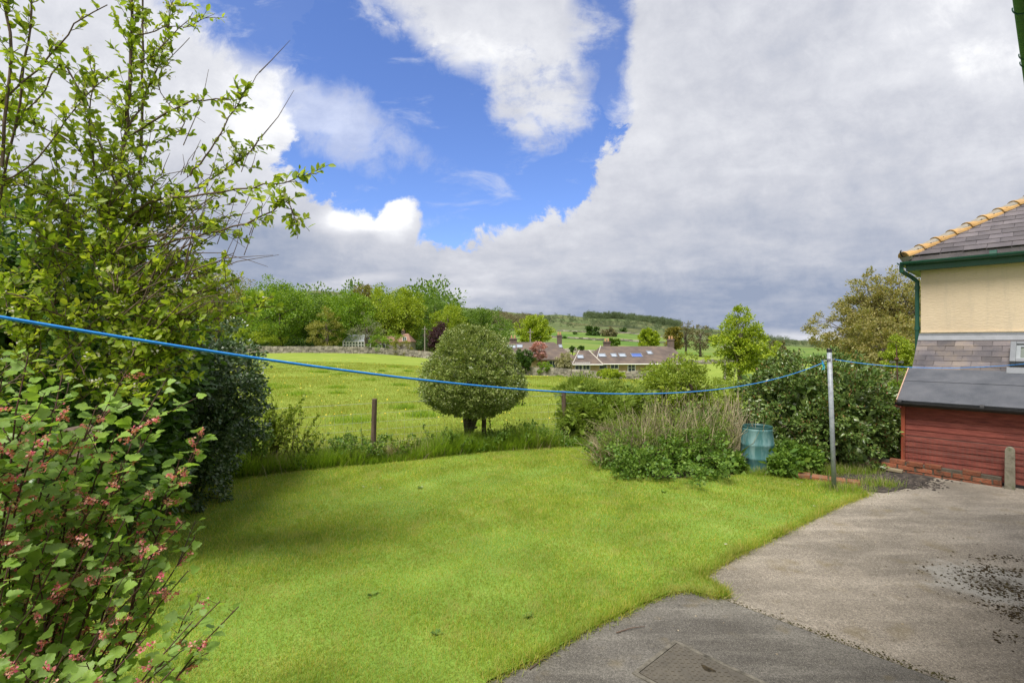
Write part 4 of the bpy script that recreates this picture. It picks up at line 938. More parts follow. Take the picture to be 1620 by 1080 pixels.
b = MB(); hq = ctr+A3*.02+B3*.12+UP*.0295; b.poly([hq+(A3*cos(a)*.045+B3*sin(a)*.022)*(1+.25*sin(3*a)) for a in np.linspace(0, 2*pi, 14)[:-1]]); b.build('lifting_hole', solid('dark_hole_dirt', [(.01, .008, .005), (.07, .05, .02)], 40, .9), cov)
# --- field fence
rF = thing('wire_fence', 'wooden post and wire stock fence between lawn and field', 'fence', (*G(590, 722)[:2], 0))
M_post = solid('brown_fence_post', [(.075, .05, .035), (.14, .10, .07)], 12, .9, .5, 40, stretch=(1, 1, .25))
fp = [np.array([-5.6, 7.9, 0]), G(590, 724), G(765, 705), G(893, 699), np.array([4.4, 12.6, 0]), np.array([8.5, 15.5, 0])]
tops = []
rngf = np.random.default_rng(8)
for k, q in enumerate(fp):
    b = MB(); tp = q+UP*1.08+np.array([.012*(k % 3-1)*1.5+.03*(k == 1), 0, 0]); b.tube([q-UP*.1, q*.5+tp*.5, tp-UP*.01, tp], [.048, .047, .046, .04], 9); b.build('post', M_post, rF); tops.append(tp)
b = MB()
def sagw(p0, p1, z, sag): return [p0*(1-f)+p1*f+UP*(z-sag*4*f*(1-f)) for f in np.linspace(0, 1, 14)]
M_wire = solid('galvanised_wire', [(.3, .32, .33), (.4, .42, .43)], 9, .5, metal=.3)
for z_ in (1.0, .82, .66, .52, .40, .28, .16):
    for k in range(len(fp)-1): b.tube([p_-np.array([.04, .04, 0]) for p_ in sagw(fp[k], fp[k+1], z_, .012)], .0022 if z_ > .9 else .0016, 4, cap=False)
b.build('line_wires', M_wire, rF)
b = MB()
for k in range(len(fp)-1):
    L = np.linalg.norm(fp[k+1]-fp[k]); n_ = int(L/.15)
    for i in range(1, n_): q = fp[k]*(1-i/n_)+fp[k+1]*i/n_-np.array([.04, .04, 0]); b.tube([q+UP*.05, q+UP*.82], .0011, 3, cap=False)
b.build('stay_wires', M_wire, rF)
# --- weather vane / finial on a post behind the shed, grey low roof
Yv = 12.5; vb_ = at(1420, 604, Yv); vt2 = at(1418.5, 552, Yv); zgv = gz_(vb_[0], vb_[1])
rV = thing('weather_vane', 'rusty ball topped weather vane with cross arm left of the shed roof', 'weather vane', (vb_[0], vb_[1], zgv))
M_rust = solid('rusty_iron', [(.05, .03, .022), (.14, .07, .045)], 15, .8)
b = MB(); vx = vt2[0]; b.tube([(vb_[0], Yv, zgv), (vb_[0], Yv, vb_[2]), (vx, Yv, vt2[2]-.1), (vx, Yv, vt2[2]+.05)], [.02, .018, .014, .006], 8); b.box((vb_[0]+.08, Yv, vb_[2]), .30, .02, .02); b.build('rod', M_rust, rV)
b = MB(); bc = at(1419, 568, Yv)[2]
lathe(b, (vx, Yv, bc), [(-.045, .004), (-.035, .03), (-.015, .048), (.0, .052), (.015, .048), (.035, .03), (.045, .004)], 14); b.build('ball', M_rust, rV, smooth=True)
b = MB(); az_ = bc-.07
b.box((vx, Yv, az_), .34, .012, .012)
for s_, w_ in ((-.13, .035), (-.06, .02), (.05, .02), (.13, .035)): 
    ring = [(vx+s_+cos(a)*w_, Yv, az_+.0+sin(a)*w_) for a in np.linspace(0, 2*pi, 9)]; b.tube(ring, .005, 5)
b.build('arms', M_lead, rV)
gq = at(1408, 622, 15.0); rG = thing('garden_shed', 'low garden shed with pale grey roof beyond the red leaved shrub', 'shed', (gq[0], 15.5, gz_(gq[0], 15.5)))
zz1 = gq[2]; b = MB(); b.box((gq[0], 15.6, (zz1+gz_(gq[0], 15.5))/2-.05), .95, 1.2, zz1-gz_(gq[0], 15.5)-.1); b.build('wall', M_red, rG)
b = MB(); b.slab([(gq[0]-.55, 14.9, zz1-.07), (gq[0]+.55, 14.9, zz1-.07), (gq[0]+.55, 16.3, zz1+.12), (gq[0]-.55, 16.3, zz1+.12)], (0, 0, .03)); b.build('roof', M_lead, rG)
# --- bird table house in the left shrubbery
nb = at(124, 700, 3.4); rN = thing('bird_table', 'weathered wooden bird table with pitched roof half hidden by the flowering currant', 'bird table', (nb[0], nb[1], 0))
M_oldw = solid('weathered_wood', [(.13, .09, .065), (.24, .19, .145)], 14, .9, .4, 50, stretch=(1, 1, 4))
b = MB(); b.tube([(nb[0], nb[1], 0), (nb[0], nb[1], nb[2]-.08)], .018, 8); b.build('stand', M_oldw, rN)
b = MB(); b.box((nb[0], nb[1], nb[2]-.08), .16, .16, .014); b.box((nb[0], nb[1]-.075, nb[2]-.065), .16, .01, .03); b.box((nb[0], nb[1]+.06, nb[2]-.01), .13, .01, .13)
for sx in (-1, 1): b.box((nb[0]+sx*.062, nb[1]-.05, nb[2]-.01), .012, .012, .13)
b.build('tray', M_oldw, rN, bevel=.003)
b = MB()
for sx in (-1, 1):
    b.slab([(nb[0], nb[1]-.09, nb[2]+.10), (nb[0], nb[1]+.09, nb[2]+.10), (nb[0]+sx*.10, nb[1]+.09, nb[2]+.035), (nb[0]+sx*.10, nb[1]-.09, nb[2]+.035)][::sx], (0, 0, .012))
b.build('roof', M_oldw, rN)
# ============================================================ garden plants
L_cur = leafmat('currant_leaves', [(.12, .25, .055), (.20, .37, .07), (.28, .45, .09), (.19, .34, .13), (.14, .28, .06)], .5, .45, .4)
L_apple = leafmat('apple_leaves', [(.11, .21, .024), (.18, .30, .034), (.27, .38, .055)], .52, .45, .4)
L_ivy = leafmat('dark_shrub_leaves', [(.025, .075, .016), (.045, .12, .02), (.08, .18, .03)], .22, .35, .5)
L_holly = leafmat('holly_leaves', [(.04, .085, .03), (.07, .125, .045), (.15, .20, .09)], .12, .3, .6)
L_topi = leafmat('topiary_leaves', [(.08, .145, .03), (.13, .22, .055), (.24, .33, .14), (.055, .115, .024)], .3, .38, .5)
L_laurel = leafmat('laurel_leaves', [(.04, .095, .022), (.07, .145, .034), (.115, .195, .055), (.05, .115, .026)], .15, .32, .55)
L_laureltip = leafmat('laurel_young_tips', [(.20, .085, .035), (.24, .15, .05), (.22, .20, .07)], .2, .5)
L_broom = leafmat('broom_leaves', [(.085, .17, .024), (.13, .23, .035), (.18, .28, .06)], .35)
L_nettle = leafmat('nettle_leaves', [(.045, .12, .018), (.08, .175, .028), (.12, .23, .038)], .3)
L_haw = leafmat('hawthorn_leaves', [(.10, .19, .02), (.15, .25, .03), (.21, .32, .05)], .35)
M_dead = solid('dead_stems', [(.25, .21, .12), (.44, .38, .24)], 9, .9, island=.3)
M_flower = leafmat('white_petals', [(.6, .52, .52), (.75, .72, .7)], .3)
M_pinkf = leafmat('currant_flowers', [(.85, .20, .32), (.85, .48, .46), (.78, .44, .34), (.9, .12, .36)], .45)
M_yel = leafmat('yellow_flowers', [(.7, .5, .03), (.75, .6, .05)], .2)
L_blade = leafmat('grass_blades', [(.12, .245, .03), (.178, .325, .045), (.24, .405, .07), (.42, .43, .17)], .6, .6, .25, big=.3, bigscale=1.6, patch=(3.4, .7, (.48, .46, .17)))
L_rough = leafmat('rough_grass_blades', [(.08, .20, .02), (.14, .29, .035), (.20, .36, .055)], .6, .55, .3)
L_straw = leafmat('straw_blades', [(.25, .2, .10), (.36, .3, .17)], .25)
def blades(rng, x, y, z, h, w_, lean=.35):
    n = len(x); a = rng.uniform(0, 2*pi, n); l = rng.random(n)*lean
    dr = np.stack([np.cos(a)*l, np.sin(a)*l, np.ones(n)], -1); nm = np.stack([np.cos(a), np.sin(a), -l], -1)+.2*rng.normal(size=(n, 3))
    pos = np.stack([x, y, np.broadcast_to(z, (n,))], -1)
    V0, F0 = T_BLADE; return leaves(pos, dr, nm, h, (V0*np.array([1, 1, 1.4]), F0), np.asarray(w_)/np.asarray(h))
# --- mown lawn: real blades, denser close to the camera
rng = np.random.default_rng(100); NB = 680000
x = rng.uniform(-7.5, 6, NB*4); y = rng.uniform(1.2, 11, NB*4)
keep = inpoly(x, y, LP) & (rng.random(NB*4) < np.clip(3.2/np.hypot(x, y), 0, 1)**1.15) & (rng.random(NB*4) < .9+.35*np.sin(x*3.1+2*np.sin(y*1.9))*np.sin(y*2.7+1.5*np.sin(x*2.3))) & (np.abs(x) < y*1.25+.8); x, y = x[keep][:NB], y[keep][:NB]
patch = .5+.25*np.sin(x*1.7+np.sin(y*2.1))+.25*np.sin(y*2.3-x*.8)+.18*np.sin(x*6.1)*np.sin(y*5.3)
dist = np.hypot(x, y); h = (.024+.020*patch)*rng.uniform(.5, 1.5, len(x)); wv = .0026*np.clip(dist/3.2, 1, 3)
V, Fs = blades(rng, x, y, .025, h, wv, 1.35); o = npmesh('lawn_grass', V, Fs, L_blade); tag(o, 'short mown green grass of the lawn', 'grass', kind='stuff')
# overhanging fringe along the concrete and longer tufts
ed = []; edge = LP[[i for i in range(len(lawn_px)) if i >= 19]]
for i in range(len(edge)-1):
    a, c_ = edge[i], edge[i+1]; n = int(np.linalg.norm(c_-a)*1500)
    f = rng.random(n)[:, None]; q = a+(c_-a)*f; ed.append(q)
ed = np.concatenate(ed); ed += rng.normal(size=ed.shape)*.028+np.array([-.01, .01]); rag = .5+.5*np.sin(ed[:, 0]*9+np.sin(ed[:, 1]*13))
V, Fs = blades(rng, ed[:, 0], ed[:, 1], .015, .035+.11*rng.random(len(ed))**2*(.25+rag**2)+.02*rng.random(len(ed)), .004, 1.9)
o = npmesh('edge_grass', V, Fs, L_blade); tag(o, 'longer ragged grass hanging over the concrete edge', 'grass', kind='stuff')
# lawn weeds: daisies / dandelion clocks
b = MB(); parts = []
for u, v in ((575, 775), (602, 777), (668, 775), (1288, 806), (1262, 772), (1268, 768), (1148, 868)):
    p_ = G(u, v); n = 14; a = rng.uniform(0, 6.28, n)
    parts.append(leaves(np.tile(p_+[0, 0, .05], (n, 1)), np.stack([np.cos(a), np.sin(a), np.full(n, .15)], -1), np.tile([0, 0, 1.], (n, 1)), .016, T_DIA))
V, Fs = merge(parts); o = npmesh('daisies', V, Fs, M_flower); tag(o, 'tiny white daisies dotted in the lawn', 'daisies', kind='stuff')
parts = []
for u, v in ((589, 947), (1050, 782), (700, 745), (835, 982), (665, 776), (690, 1010)):
    p_ = G(u, v); n = 16; a = rng.uniform(0, 6.28, n); parts.append(leaves(np.tile(p_+[0, 0, .035], (n, 1)), np.stack([np.cos(a), np.sin(a), rng.uniform(.1, .6, n)], -1), np.tile([0, 0, 1.], (n, 1)), .05*rng.uniform(.6, 1.2, n), T_NAR, 1.6))
V, Fs = merge(parts); o = npmesh('lawn_weeds', V, Fs, L_nettle); tag(o, 'dark rosettes of weeds in the lawn', 'weeds', kind='stuff')
# --- field grass : blades thinning with distance
n = 420000; y = 9+45*rng.random(n*2)**1.7; x = rng.uniform(-1.05, .45, n*2)*y
k = ~inpoly(x, y, LP) & (x < 3.2+.22*(y-9)); x, y = x[k][:n], y[k][:n]
pt = .5+.3*np.sin(x*.8+np.sin(y*.6))*np.sin(y*.5)+.2*np.sin(x*2.3+1)*np.sin(y*1.7)
sz = (.05+.07*pt)*rng.uniform(.6, 1.3, len(x)); V, Fs = blades(rng, x, y, terr(x, y)-.01, sz, .006*np.clip(y/12, 1, 5), .8)
L_field = leafmat('field_blades', [(.10, .19, .018), (.14, .24, .025), (.175, .265, .045), (.23, .25, .07)], .4, .6, .2, big=.3, bigscale=.35, patch=(.5, .5, (.38, .40, .10)))
o = npmesh('field_grass', V, Fs, L_field); tag(o, 'sunlit pasture grass of the field behind the fence', 'grass', kind='stuff')
# darker tussocks and dandelions
parts = []; py_ = []
for i in range(34):
    y0 = 13+34*rng.random(); x0 = rng.uniform(-.52, .18)*y0; n = 220; r_ = rng.uniform(.1, .3)
    xx = x0+rng.normal(size=n)*r_*1.4; yy_ = y0+rng.normal(size=n)*r_*.8; parts.append(blades(rng, xx, yy_, terr(xx, yy_), rng.uniform(.08, .2, n), .012*np.clip(y0/12, 1, 3), .8))
for u, v, r_ in ((565, 667, .5), (668, 658, .35), (532, 614, .4), (640, 646, .3)):
    p_ = G(u, v); n = 500; xx = p_[0]+rng.normal(size=n)*r_*.7; yy_ = p_[1]+rng.normal(size=n)*r_*.5; parts.append(blades(rng, xx, yy_, 0., rng.uniform(.1, .22, n), .014, .8))
V, Fs = merge(parts); o = npmesh('field_tussocks', V, Fs, L_rough); tag(o, 'darker tussocks dotted over the pasture', 'grass', kind='stuff')
n = 420; y = 11+50*rng.random(n); x = rng.uniform(-.52, .25, n)*y; V, Fs = leaves(np.stack([x, y, terr(x, y)+.10], -1), rdir(rng, n), np.tile([0, -.5, 1.], (n, 1)), .035+.0008*y, T_OVAL, 1.6)
o = npmesh('field_dandelions', V, Fs, M_yel); tag(o, 'scattered yellow dandelions in the pasture', 'flowers', kind='stuff')
# --- rough verge along the fence
def line_pts(px_, n, rng, spread):
    P = [G(u, v)[:2] for u, v in px_]; L = [np.linalg.norm(P[i+1]-P[i]) for i in range(len(P)-1)]; out_ = []
    for i, l in enumerate(L):
        m_ = int(n*l/sum(L)); f = rng.random(m_)[:, None]; q = P[i]+(P[i+1]-P[i])*f; out_.append(q)
    q = np.concatenate(out_); return q+np.stack([rng.normal(size=len(q))*.06, np.abs(rng.normal(size=len(q)))*spread*rng.choice([1, 1, 1, -.15], len(q))], -1)
q = line_pts([(300, 772), (370, 757), (440, 748), (520, 740), (590, 733), (650, 728), (700, 722), (760, 715), (830, 711), (900, 706), (940, 707)], 46000, rng, .45)
den = .5+.5*np.sin(q[:, 0]*2.6+1)*np.sin(q[:, 0]*1.1+.5); hh = (.16+.46*den*rng.random(len(q)))*rng.uniform(.5, 1.25, len(q))
V, Fs = blades(rng, q[:, 0], q[:, 1], 0., hh, .007, .8); o = npmesh('verge_grass', V, Fs, L_rough); tag(o, 'long rough green grass along the foot of the wire fence', 'grass', kind='stuff')
cl_ = []
for u, v, n, r_ in ((845, 712, 900, .16), (690, 722, 500, .2), (430, 748, 500, .2), (660, 728, 500, .18), (980, 742, 500, .2), (720, 716, 400, .15), (520, 735, 600, .25), (560, 733, 500, .2), (400, 750, 600, .25), (800, 712, 500, .2), (870, 708, 500, .2), (620, 730, 500, .15)):
    p_ = G(u, v)+np.array([0, .25, 0]); cl_.append(p_[None, :2]+rng.normal(size=(n, 2))*r_)
q = np.concatenate(cl_); V, Fs = blades(rng, q[:, 0], q[:, 1], 0., rng.uniform(.15, .45, len(q)), .006, 1.3); o = npmesh('dry_grass', V, Fs, L_straw); tag(o, 'dry straw coloured grass clumps in the fence verge', 'grass', kind='stuff')
# leafy clumps low in the verge
q = line_pts([(400, 752), (520, 740), (590, 733), (700, 722), (830, 711), (930, 706)], 230, rng, .42)
cen = np.stack([q[:, 0], q[:, 1], (.05+.42*rng.random(len(q))**1.4)*(.55+.45*np.sin(q[:, 0]*2.2+1))], -1); V, Fs = foliage(cen, np.tile([0, 0, 1.], (len(cen), 1)), .12, 42, .05, rng)
o = npmesh('verge_weeds', V, Fs, L_nettle); tag(o, 'low nettles and weeds mixed through the fence verge', 'weeds', kind='stuff')
# saplings rising out of the verge
def sapling(name, label, u, v, stems, hgt, spread, seed, mat=None, group=None, lsz=.035, perleaf=26, lean=(0, 0)):
    rng = np.random.default_rng(seed); base = G(u, v); r_ = thing(name, label, 'sapling', base, group); b = MB(); pos = []; drs = []
    for s in range(stems):
        b0 = base+np.array([rng.normal()*spread*.3, rng.normal()*.08, 0]); tip = b0+np.array([rng.normal()*spread+lean[0], rng.normal()*.15, hgt*rng.uniform(.65, 1.05)])
        pts = stems_mesh(b, rng, b0, tip, .007, .002, 6, .02)
        for k in range(perleaf):
            f = rng.uniform(.3, 1.0); p_, d = along(pts, f); 
            for j in range(3): pos.append(p_+rng.normal(size=3)*.012); drs.append(d*.5+rdir(rng, 1)[0])
    b.build('stems', M_twig, r_); pos = np.array(pos); V, Fs = leaves(pos, np.array(drs), rdir(rng, len(pos))+[0, 0, 1.], lsz*rng.uniform(.6, 1.2, len(pos)), T_DIA, 1.4); npmesh('leaves', V, Fs, mat or L_nettle, r_); return r_
SG = 'saplings in the fence verge'
sapling('sapling', 'tall clump of thin leafy stems beside the dark holly', 428, 738, 30, 1.2, .33, 1, L_haw, SG, lsz=.05, perleaf=34)
sapling('sapling', 'thick leafy shoots nearest the dark holly at the lawn edge', 395, 748, 22, .95, .25, 11, L_nettle, SG, lsz=.05, perleaf=30)
sapling('sapling', 'bare tipped leaning sapling at the right of the tall stems', 462, 738, 5, 1.05, .18, 2, L_haw, SG, perleaf=10, lean=(.28, 0))
sapling('sapling', 'short leafy shoots left of the lone fence post', 545, 733, 7, .62, .22, 3, L_nettle, SG)
sapling('sapling', 'leafy shoots halfway between fence post and round tree', 685, 718, 6, .55, .16, 4, L_nettle, SG)
sapling('sapling', 'small leafy shoots just right of the second fence post', 778, 708, 3, .62, .12, 5, L_nettle, SG)
sapling('sapling', 'low leafy shoots between the tall stems and the lone post', 500, 738, 5, .55, .2, 6, L_nettle, SG)
for k, (u, v, n_s, h_, lab) in enumerate([(475, 742, 8, .75, 'bushy shoots between the tall stems and the low shoots'), (570, 732, 6, .5, 'small leafy shoots touching the lone fence post from the left'), (630, 726, 8, .42, 'low dark weeds just right of the lone fence post'),
        (715, 718, 8, .5, 'leafy shoots tight against the left of the round tree trunk'), (820, 708, 9, .42, 'tuft of leafy shoots right of the round tree'), (865, 704, 9, .4, 'leafy shoots left of the rightmost visible fence post')]):
    sapling('sapling', lab, u, v, n_s, h_, .2, 20+k, L_nettle if k % 2 else L_haw, SG, lsz=.04)
# --- round clipped tree
rng = np.random.default_rng(7); tb = G(742, 704); Yt = tb[1]
rT = thing('clipped_tree', 'round clipped evergreen tree on a forked trunk at the fence', 'tree', tb)
c = np.array([(748-CX)/F*Yt, Yt, H-(608-HZ)/F*Yt]); R3 = np.array([84/F*Yt, 78/F*Yt, 0])*.985
d = rdir(rng, 1500); up_ = d[:, 2] > 0
rzv = np.where(up_, 93, 49)/F*Yt
a = 1+.05*np.sin(5*d[:, 0]+1)*np.sin(6*d[:, 2])+.03*np.sin(13*d[:, 0]+2)*np.sin(11*d[:, 1]+5*d[:, 2])
f = a*(1-.10*rng.random(len(d)))*np.where(rng.random(len(d)) < .07, 1.07, 1)
eg = 1-.27*np.maximum(d[:, 2], 0)**1.1
P = np.stack([d[:, 0]*R3[0]*f*eg, d[:, 1]*R3[1]*f*eg, np.sign(d[:, 2])*np.abs(d[:, 2])**np.where(up_, 1.0, .95)*rzv*f], -1)
V1 = foliage(c+P, norm(d), .085, 30, .040, rng, T_DIA, up=.3, outc=1.1, wid=1.15)
q = rdir(rng, 260)*rng.random((260, 1))**.4*.74; q[:, 2] *= np.where(q[:, 2] > 0, 93/80, 52/80); V2 = foliage(c+q*R3[0], rdir(rng, 260), .2, 26, .09, rng)
V, Fs = merge([V1, V2]); npmesh('crown', V, Fs, L_topi, rT)
b = MB(); fk = tb+np.array([.0, 0, .22])
b.tube([tb+[-.03, 0, -.05], tb+[0, 0, .1], fk], [.15, .10, .105], 12)
for e, r0 in (((-.10, .02, .85), .075), ((.20, -.02, .8), .06), ((.02, .1, .9), .055)):
    e = tb+np.array(e); b.tube([fk-[0, 0, .04], (fk+e)/2+[.0, 0, -.02], e, e+[0, 0, .6]], [r0*1.15, r0, r0*.85, .02], 10)
b.tube([fk+[.03, -.03, .12], fk+[.17, -.06, .16]], [.035, .02], 7)
b.build('trunk', M_bark, rT, smooth=True)
# --- generic dense shrub from several lobes
def shrub(name, label, cat, lobes, mat, per, size, seed, K=300, crad=.1, T=T_DIA, group=None, base=None, twig=M_twig, inner=.25, wid=1.0, fill=True, outc=.9, up=.4, extra=None, nst=18, lump=.13, fills=2.4):
    """lobes: (x, y, z, rx, ry, rz)"""
    rng = np.random.default_rng(seed); lobes = [np.array(l, float) for l in lobes]; l0 = lobes[0]
    base = np.array(base if base is not None else (l0[0], l0[1], gz_(l0[0], l0[1]))); r_ = thing(name, label, cat, base, group); parts = []; vol = [l[3]*l[5] for l in lobes]; cens = []
    for l, v_ in zip(lobes, vol):
        k_ = int(K*v_/sum(vol)); cen, od = crown_clusters(l[:3], l[3:], k_, rng, inner, 'round', lump); ok = cen[:, 2] > base[2]+.02; cen, od = cen[ok], od[ok]; cens.append(cen)
        parts.append(foliage(cen, od, crad*rng.uniform(.7, 1.3, len(cen)), per, size, rng, T, up, outc, wid=wid))
        if fill:
            kf = max(6, k_//5); q = rdir(rng, kf)*rng.random((kf, 1))**.5*.72; pc = l[:3]+q*l[3:]; pc = pc[pc[:, 2] > base[2]]
            if len(pc): parts.append(foliage(pc, rdir(rng, len(pc)), crad*2.2, max(8, per//2), size*fills, rng, T_DIA))
    V, Fs = merge(parts); V[:, 2] = np.maximum(V[:, 2], base[2]); npmesh('foliage', V, Fs, mat, r_)
    b = MB(); ac = np.concatenate(cens)
    for e in ac[rng.choice(len(ac), min(nst, len(ac)), replace=False)]: stems_mesh(b, rng, base+rng.normal(size=3)*[.12, .12, 0], e, .018, .004, 4, .03)
    b.build('stems', twig, r_)
    if extra: npmesh(extra[0], *foliage(ac+0, np.tile([0, 0, 1.], (len(ac), 1)), crad*1.15, extra[2], size*.75, rng, T, up, 1.0), extra[1], r_)
    return r_
def L_(u, vt, vb, wpx, Yd, dy=None):
    x = (u-CX)/F*Yd; zt = H-(vt-HZ)/F*Yd; zb = H-(vb-HZ)/F*Yd; rx = wpx/F*Yd/2; return (x, Yd, (zt+zb)/2, rx, dy or rx*.9, (zt-zb)/2)
# laurel / photinia mass behind the pole
shrub('laurel_bush', 'large rounded evergreen shrub with bronze young tips behind the pole', 'shrub',
      [L_(1290, 560, 735, 200, 9.3), L_(1338, 588, 745, 140, 8.8), L_(1232, 570, 690, 130, 9.9), L_(1382, 635, 745, 70, 8.9), L_(1262, 640, 725, 120, 8.9), L_(1330, 566, 700, 120, 9.9), L_(1375, 600, 720, 80, 9.8)], L_laurel, 40, .06, 41, K=1150, crad=.10, T=T_OVAL, wid=1.0,
      base=(*G(1310, 735)[:2], 0), extra=('young_tips', L_laureltip, 5), nst=26, lump=.2)
shrub('red_leaved_shrub', 'dark red leaved shrub between the laurel and the shed', 'shrub', [L_(1398, 612, 700, 44, 10.6), L_(1412, 640, 700, 30, 10.2)], L_red, 26, .05, 42, K=120, crad=.10)
shrub('green_bush', 'loose fresh green bush at the left end of the red shed', 'shrub', [L_(1412, 655, 735, 34, 9.2), L_(1424, 604, 650, 50, 12.5)], L_bright, 26, .05, 43, K=130, crad=.10)
shrub('pale_twiggy_bush', 'loose greyish bush below the large ochre green tree', 'shrub', [L_(1385, 580, 640, 60, 16), L_(1420, 590, 640, 50, 15)], L_grey, 30, .06, 143, K=120, crad=.16)
# broom and hawthorn behind the thicket
shrub('broom_bush', 'feathery green broom bush at the end of the wire fence', 'shrub', [L_(945, 612, 705, 108, 11.2), L_(925, 598, 655, 80, 11.6), L_(985, 606, 690, 86, 11.8), L_(915, 630, 702, 60, 10.9)], L_broom, 60, .07, 44, K=560, crad=.14, T=T_NAR, wid=.8, outc=1.6, up=0, lump=.18)
shrub('hawthorn_bush', 'rounded yellow green hawthorn behind the dead stems', 'shrub', [L_(1062, 564, 660, 92, 13.0), L_(1045, 588, 660, 70, 12.5), L_(1090, 582, 660, 66, 13.2)], L_haw, 44, .062, 45, K=380, crad=.16, lump=.22)
shrub('low_hedge_bush', 'low dark green bush right of the hawthorn', 'shrub', [L_(1140, 602, 650, 66, 14), L_(1170, 608, 660, 50, 13)], L_haw, 34, .05, 46, K=160, crad=.14)
# bramble thicket
rth = shrub('bramble_thicket', 'sprawling bramble and nettle thicket left of the water butt', 'bramble',
      [L_(1055, 682, 752, 205, 8.4), L_(975, 700, 735, 80, 8.6), L_(1105, 680, 752, 90, 8.3), L_(1130, 668, 745, 40, 8.7), L_(1015, 705, 755, 90, 8.0), L_(1110, 640, 735, 110, 9.5)], L_nettle, 26, .044, 47, K=520, crad=.10, lump=.3, base=(*G(1060, 735)[:2], 0), wid=1.5)
rng = np.random.default_rng(48); b = MB(); 
for i in range(900):
    u = rng.uniform(935, 1195); Yd = rng.uniform(8.4, 9.9); x = (u-CX)/F*Yd; edge_ = 1-min(1, abs(u-1075)/140)**2
    hz_ = .30+.75*edge_*rng.random()**.6+(.35 if u > 1150 else 0)*rng.random(); z0 = .12+.35*edge_*rng.random()
    ln = rng.normal()*.16-.14*(1 if u < 1010 else 0); stems_mesh(b, rng, (x, Yd, z0), (x+ln, Yd-abs(rng.normal())*.25, z0+hz_*rng.uniform(.5, 1)), .006, .0025, 3, .06, n=3)
for i in range(36):
    u = rng.uniform(1125, 1200); Yd = rng.uniform(8.9, 9.6); x = (u-CX)/F*Yd; stems_mesh(b, rng, (x, Yd, .3), (x+rng.normal()*.1, Yd, rng.uniform(.95, 1.3)), .007, .003, 4, .03, n=4)
for i in range(70):
    x0, y0 = G(rng.uniform(940, 1010), 735)[:2]; stems_mesh(b, rng, (x0+.3, y0+.6, .3), (x0+rng.normal()*.1-.1, y0+.3, rng.uniform(.25, .75)), .004, .0015, 4, .04, bend=(-.1, -.1, .3), n=3)
b.build('dead_stems', M_dead, rth)
# pale feathery growth in the thicket
cen = np.array([((u-CX)/F*Yd, Yd, z_) for u, Yd, z_ in zip(rng.uniform(950, 1165, 150), rng.uniform(8.2, 9.3, 150), rng.uniform(.3, .9, 150))])
npmesh('feathery_growth', *foliage(cen, np.tile([0, 0, 1.], (150, 1)), .12, 46, .042, rng, T_NAR, 0, 1.5, wid=.7), L_broom, rth)
shrub('nettle_patch', 'patch of fresh nettles right of the water butt', 'nettles', [L_(1256, 703, 750, 66, 8.4), L_(1240, 715, 754, 36, 8.0), L_(1275, 712, 745, 40, 8.3)], L_nettle, 30, .055, 49, K=150, crad=.10, wid=1.6)
shrub('nettle_patch', 'low nettles hugging the left side of the water butt', 'nettles', [L_(1160, 718, 756, 26, 8.3)], L_nettle, 26, .055, 50, K=50, crad=.09, wid=1.6)
q = []
for u, v, n, r_ in ((1290, 752, 900, .22), (1325, 748, 800, .2), (1365, 752, 500, .15), (1395, 772, 500, .14), (1250, 757, 400, .15), (1210, 756, 500, .12), (1345, 782, 500, .16), (1320, 778, 300, .05)):
    p_ = G(u, v)[:2]+[0, .1]; q.append(p_+rng.normal(size=(n, 2))*r_*[1.2, .6])
q = np.concatenate(q); V, Fs = blades(rng, q[:, 0], q[:, 1], 0., rng.uniform(.06, .2, len(q)), .005, 1.0); o = npmesh('bed_grass', V, Fs, L_rough); tag(o, 'tufts of grass round the brick edging and pole foot', 'grass', kind='stuff')
q2 = q[rng.random(len(q)) < .35]; V, Fs = blades(rng, q2[:, 0]+.03, q2[:, 1], 0., rng.uniform(.08, .24, len(q2)), .004, 1.2); o = npmesh('bed_straw', V, Fs, L_straw); tag(o, 'dry grass round the brick edging', 'grass', kind='stuff')
# --- holly at left
def P2(u, v, Yd): return at(u, v, Yd)
shrub('holly_bush', 'dense dark holly bush standing on the lawn edge at left', 'shrub', [L_(318, 512, 700, 168, 6.9, 1.0), L_(300, 600, 800, 130, 6.6, .8), L_(350, 540, 740, 96, 7.1, .7), L_(250, 560, 800, 150, 6.6, .9)], L_holly, 40, .045, 51, K=900, crad=.12, lump=.17, base=(*G(290, 792)[:2], 0), twig=M_bark, wid=1.3)
shrub('evergreen_bush', 'big shadowy evergreen bush behind the apple tree at the left edge', 'shrub', [L_(60, 330, 700, 330, 5.4, 1.0), L_(180, 400, 740, 220, 5.6, .9), L_(-60, 320, 800, 260, 5.0, 1.0), L_(150, 560, 860, 240, 5.2, .7), L_(120, 500, 900, 210, 4.6, .35)], L_ivy, 26, .085, 52, K=1100, crad=.17, T=T_OVAL, lump=.15, base=(*G(80, 900)[:2]+np.array([0, .9]), 0), twig=M_bark)
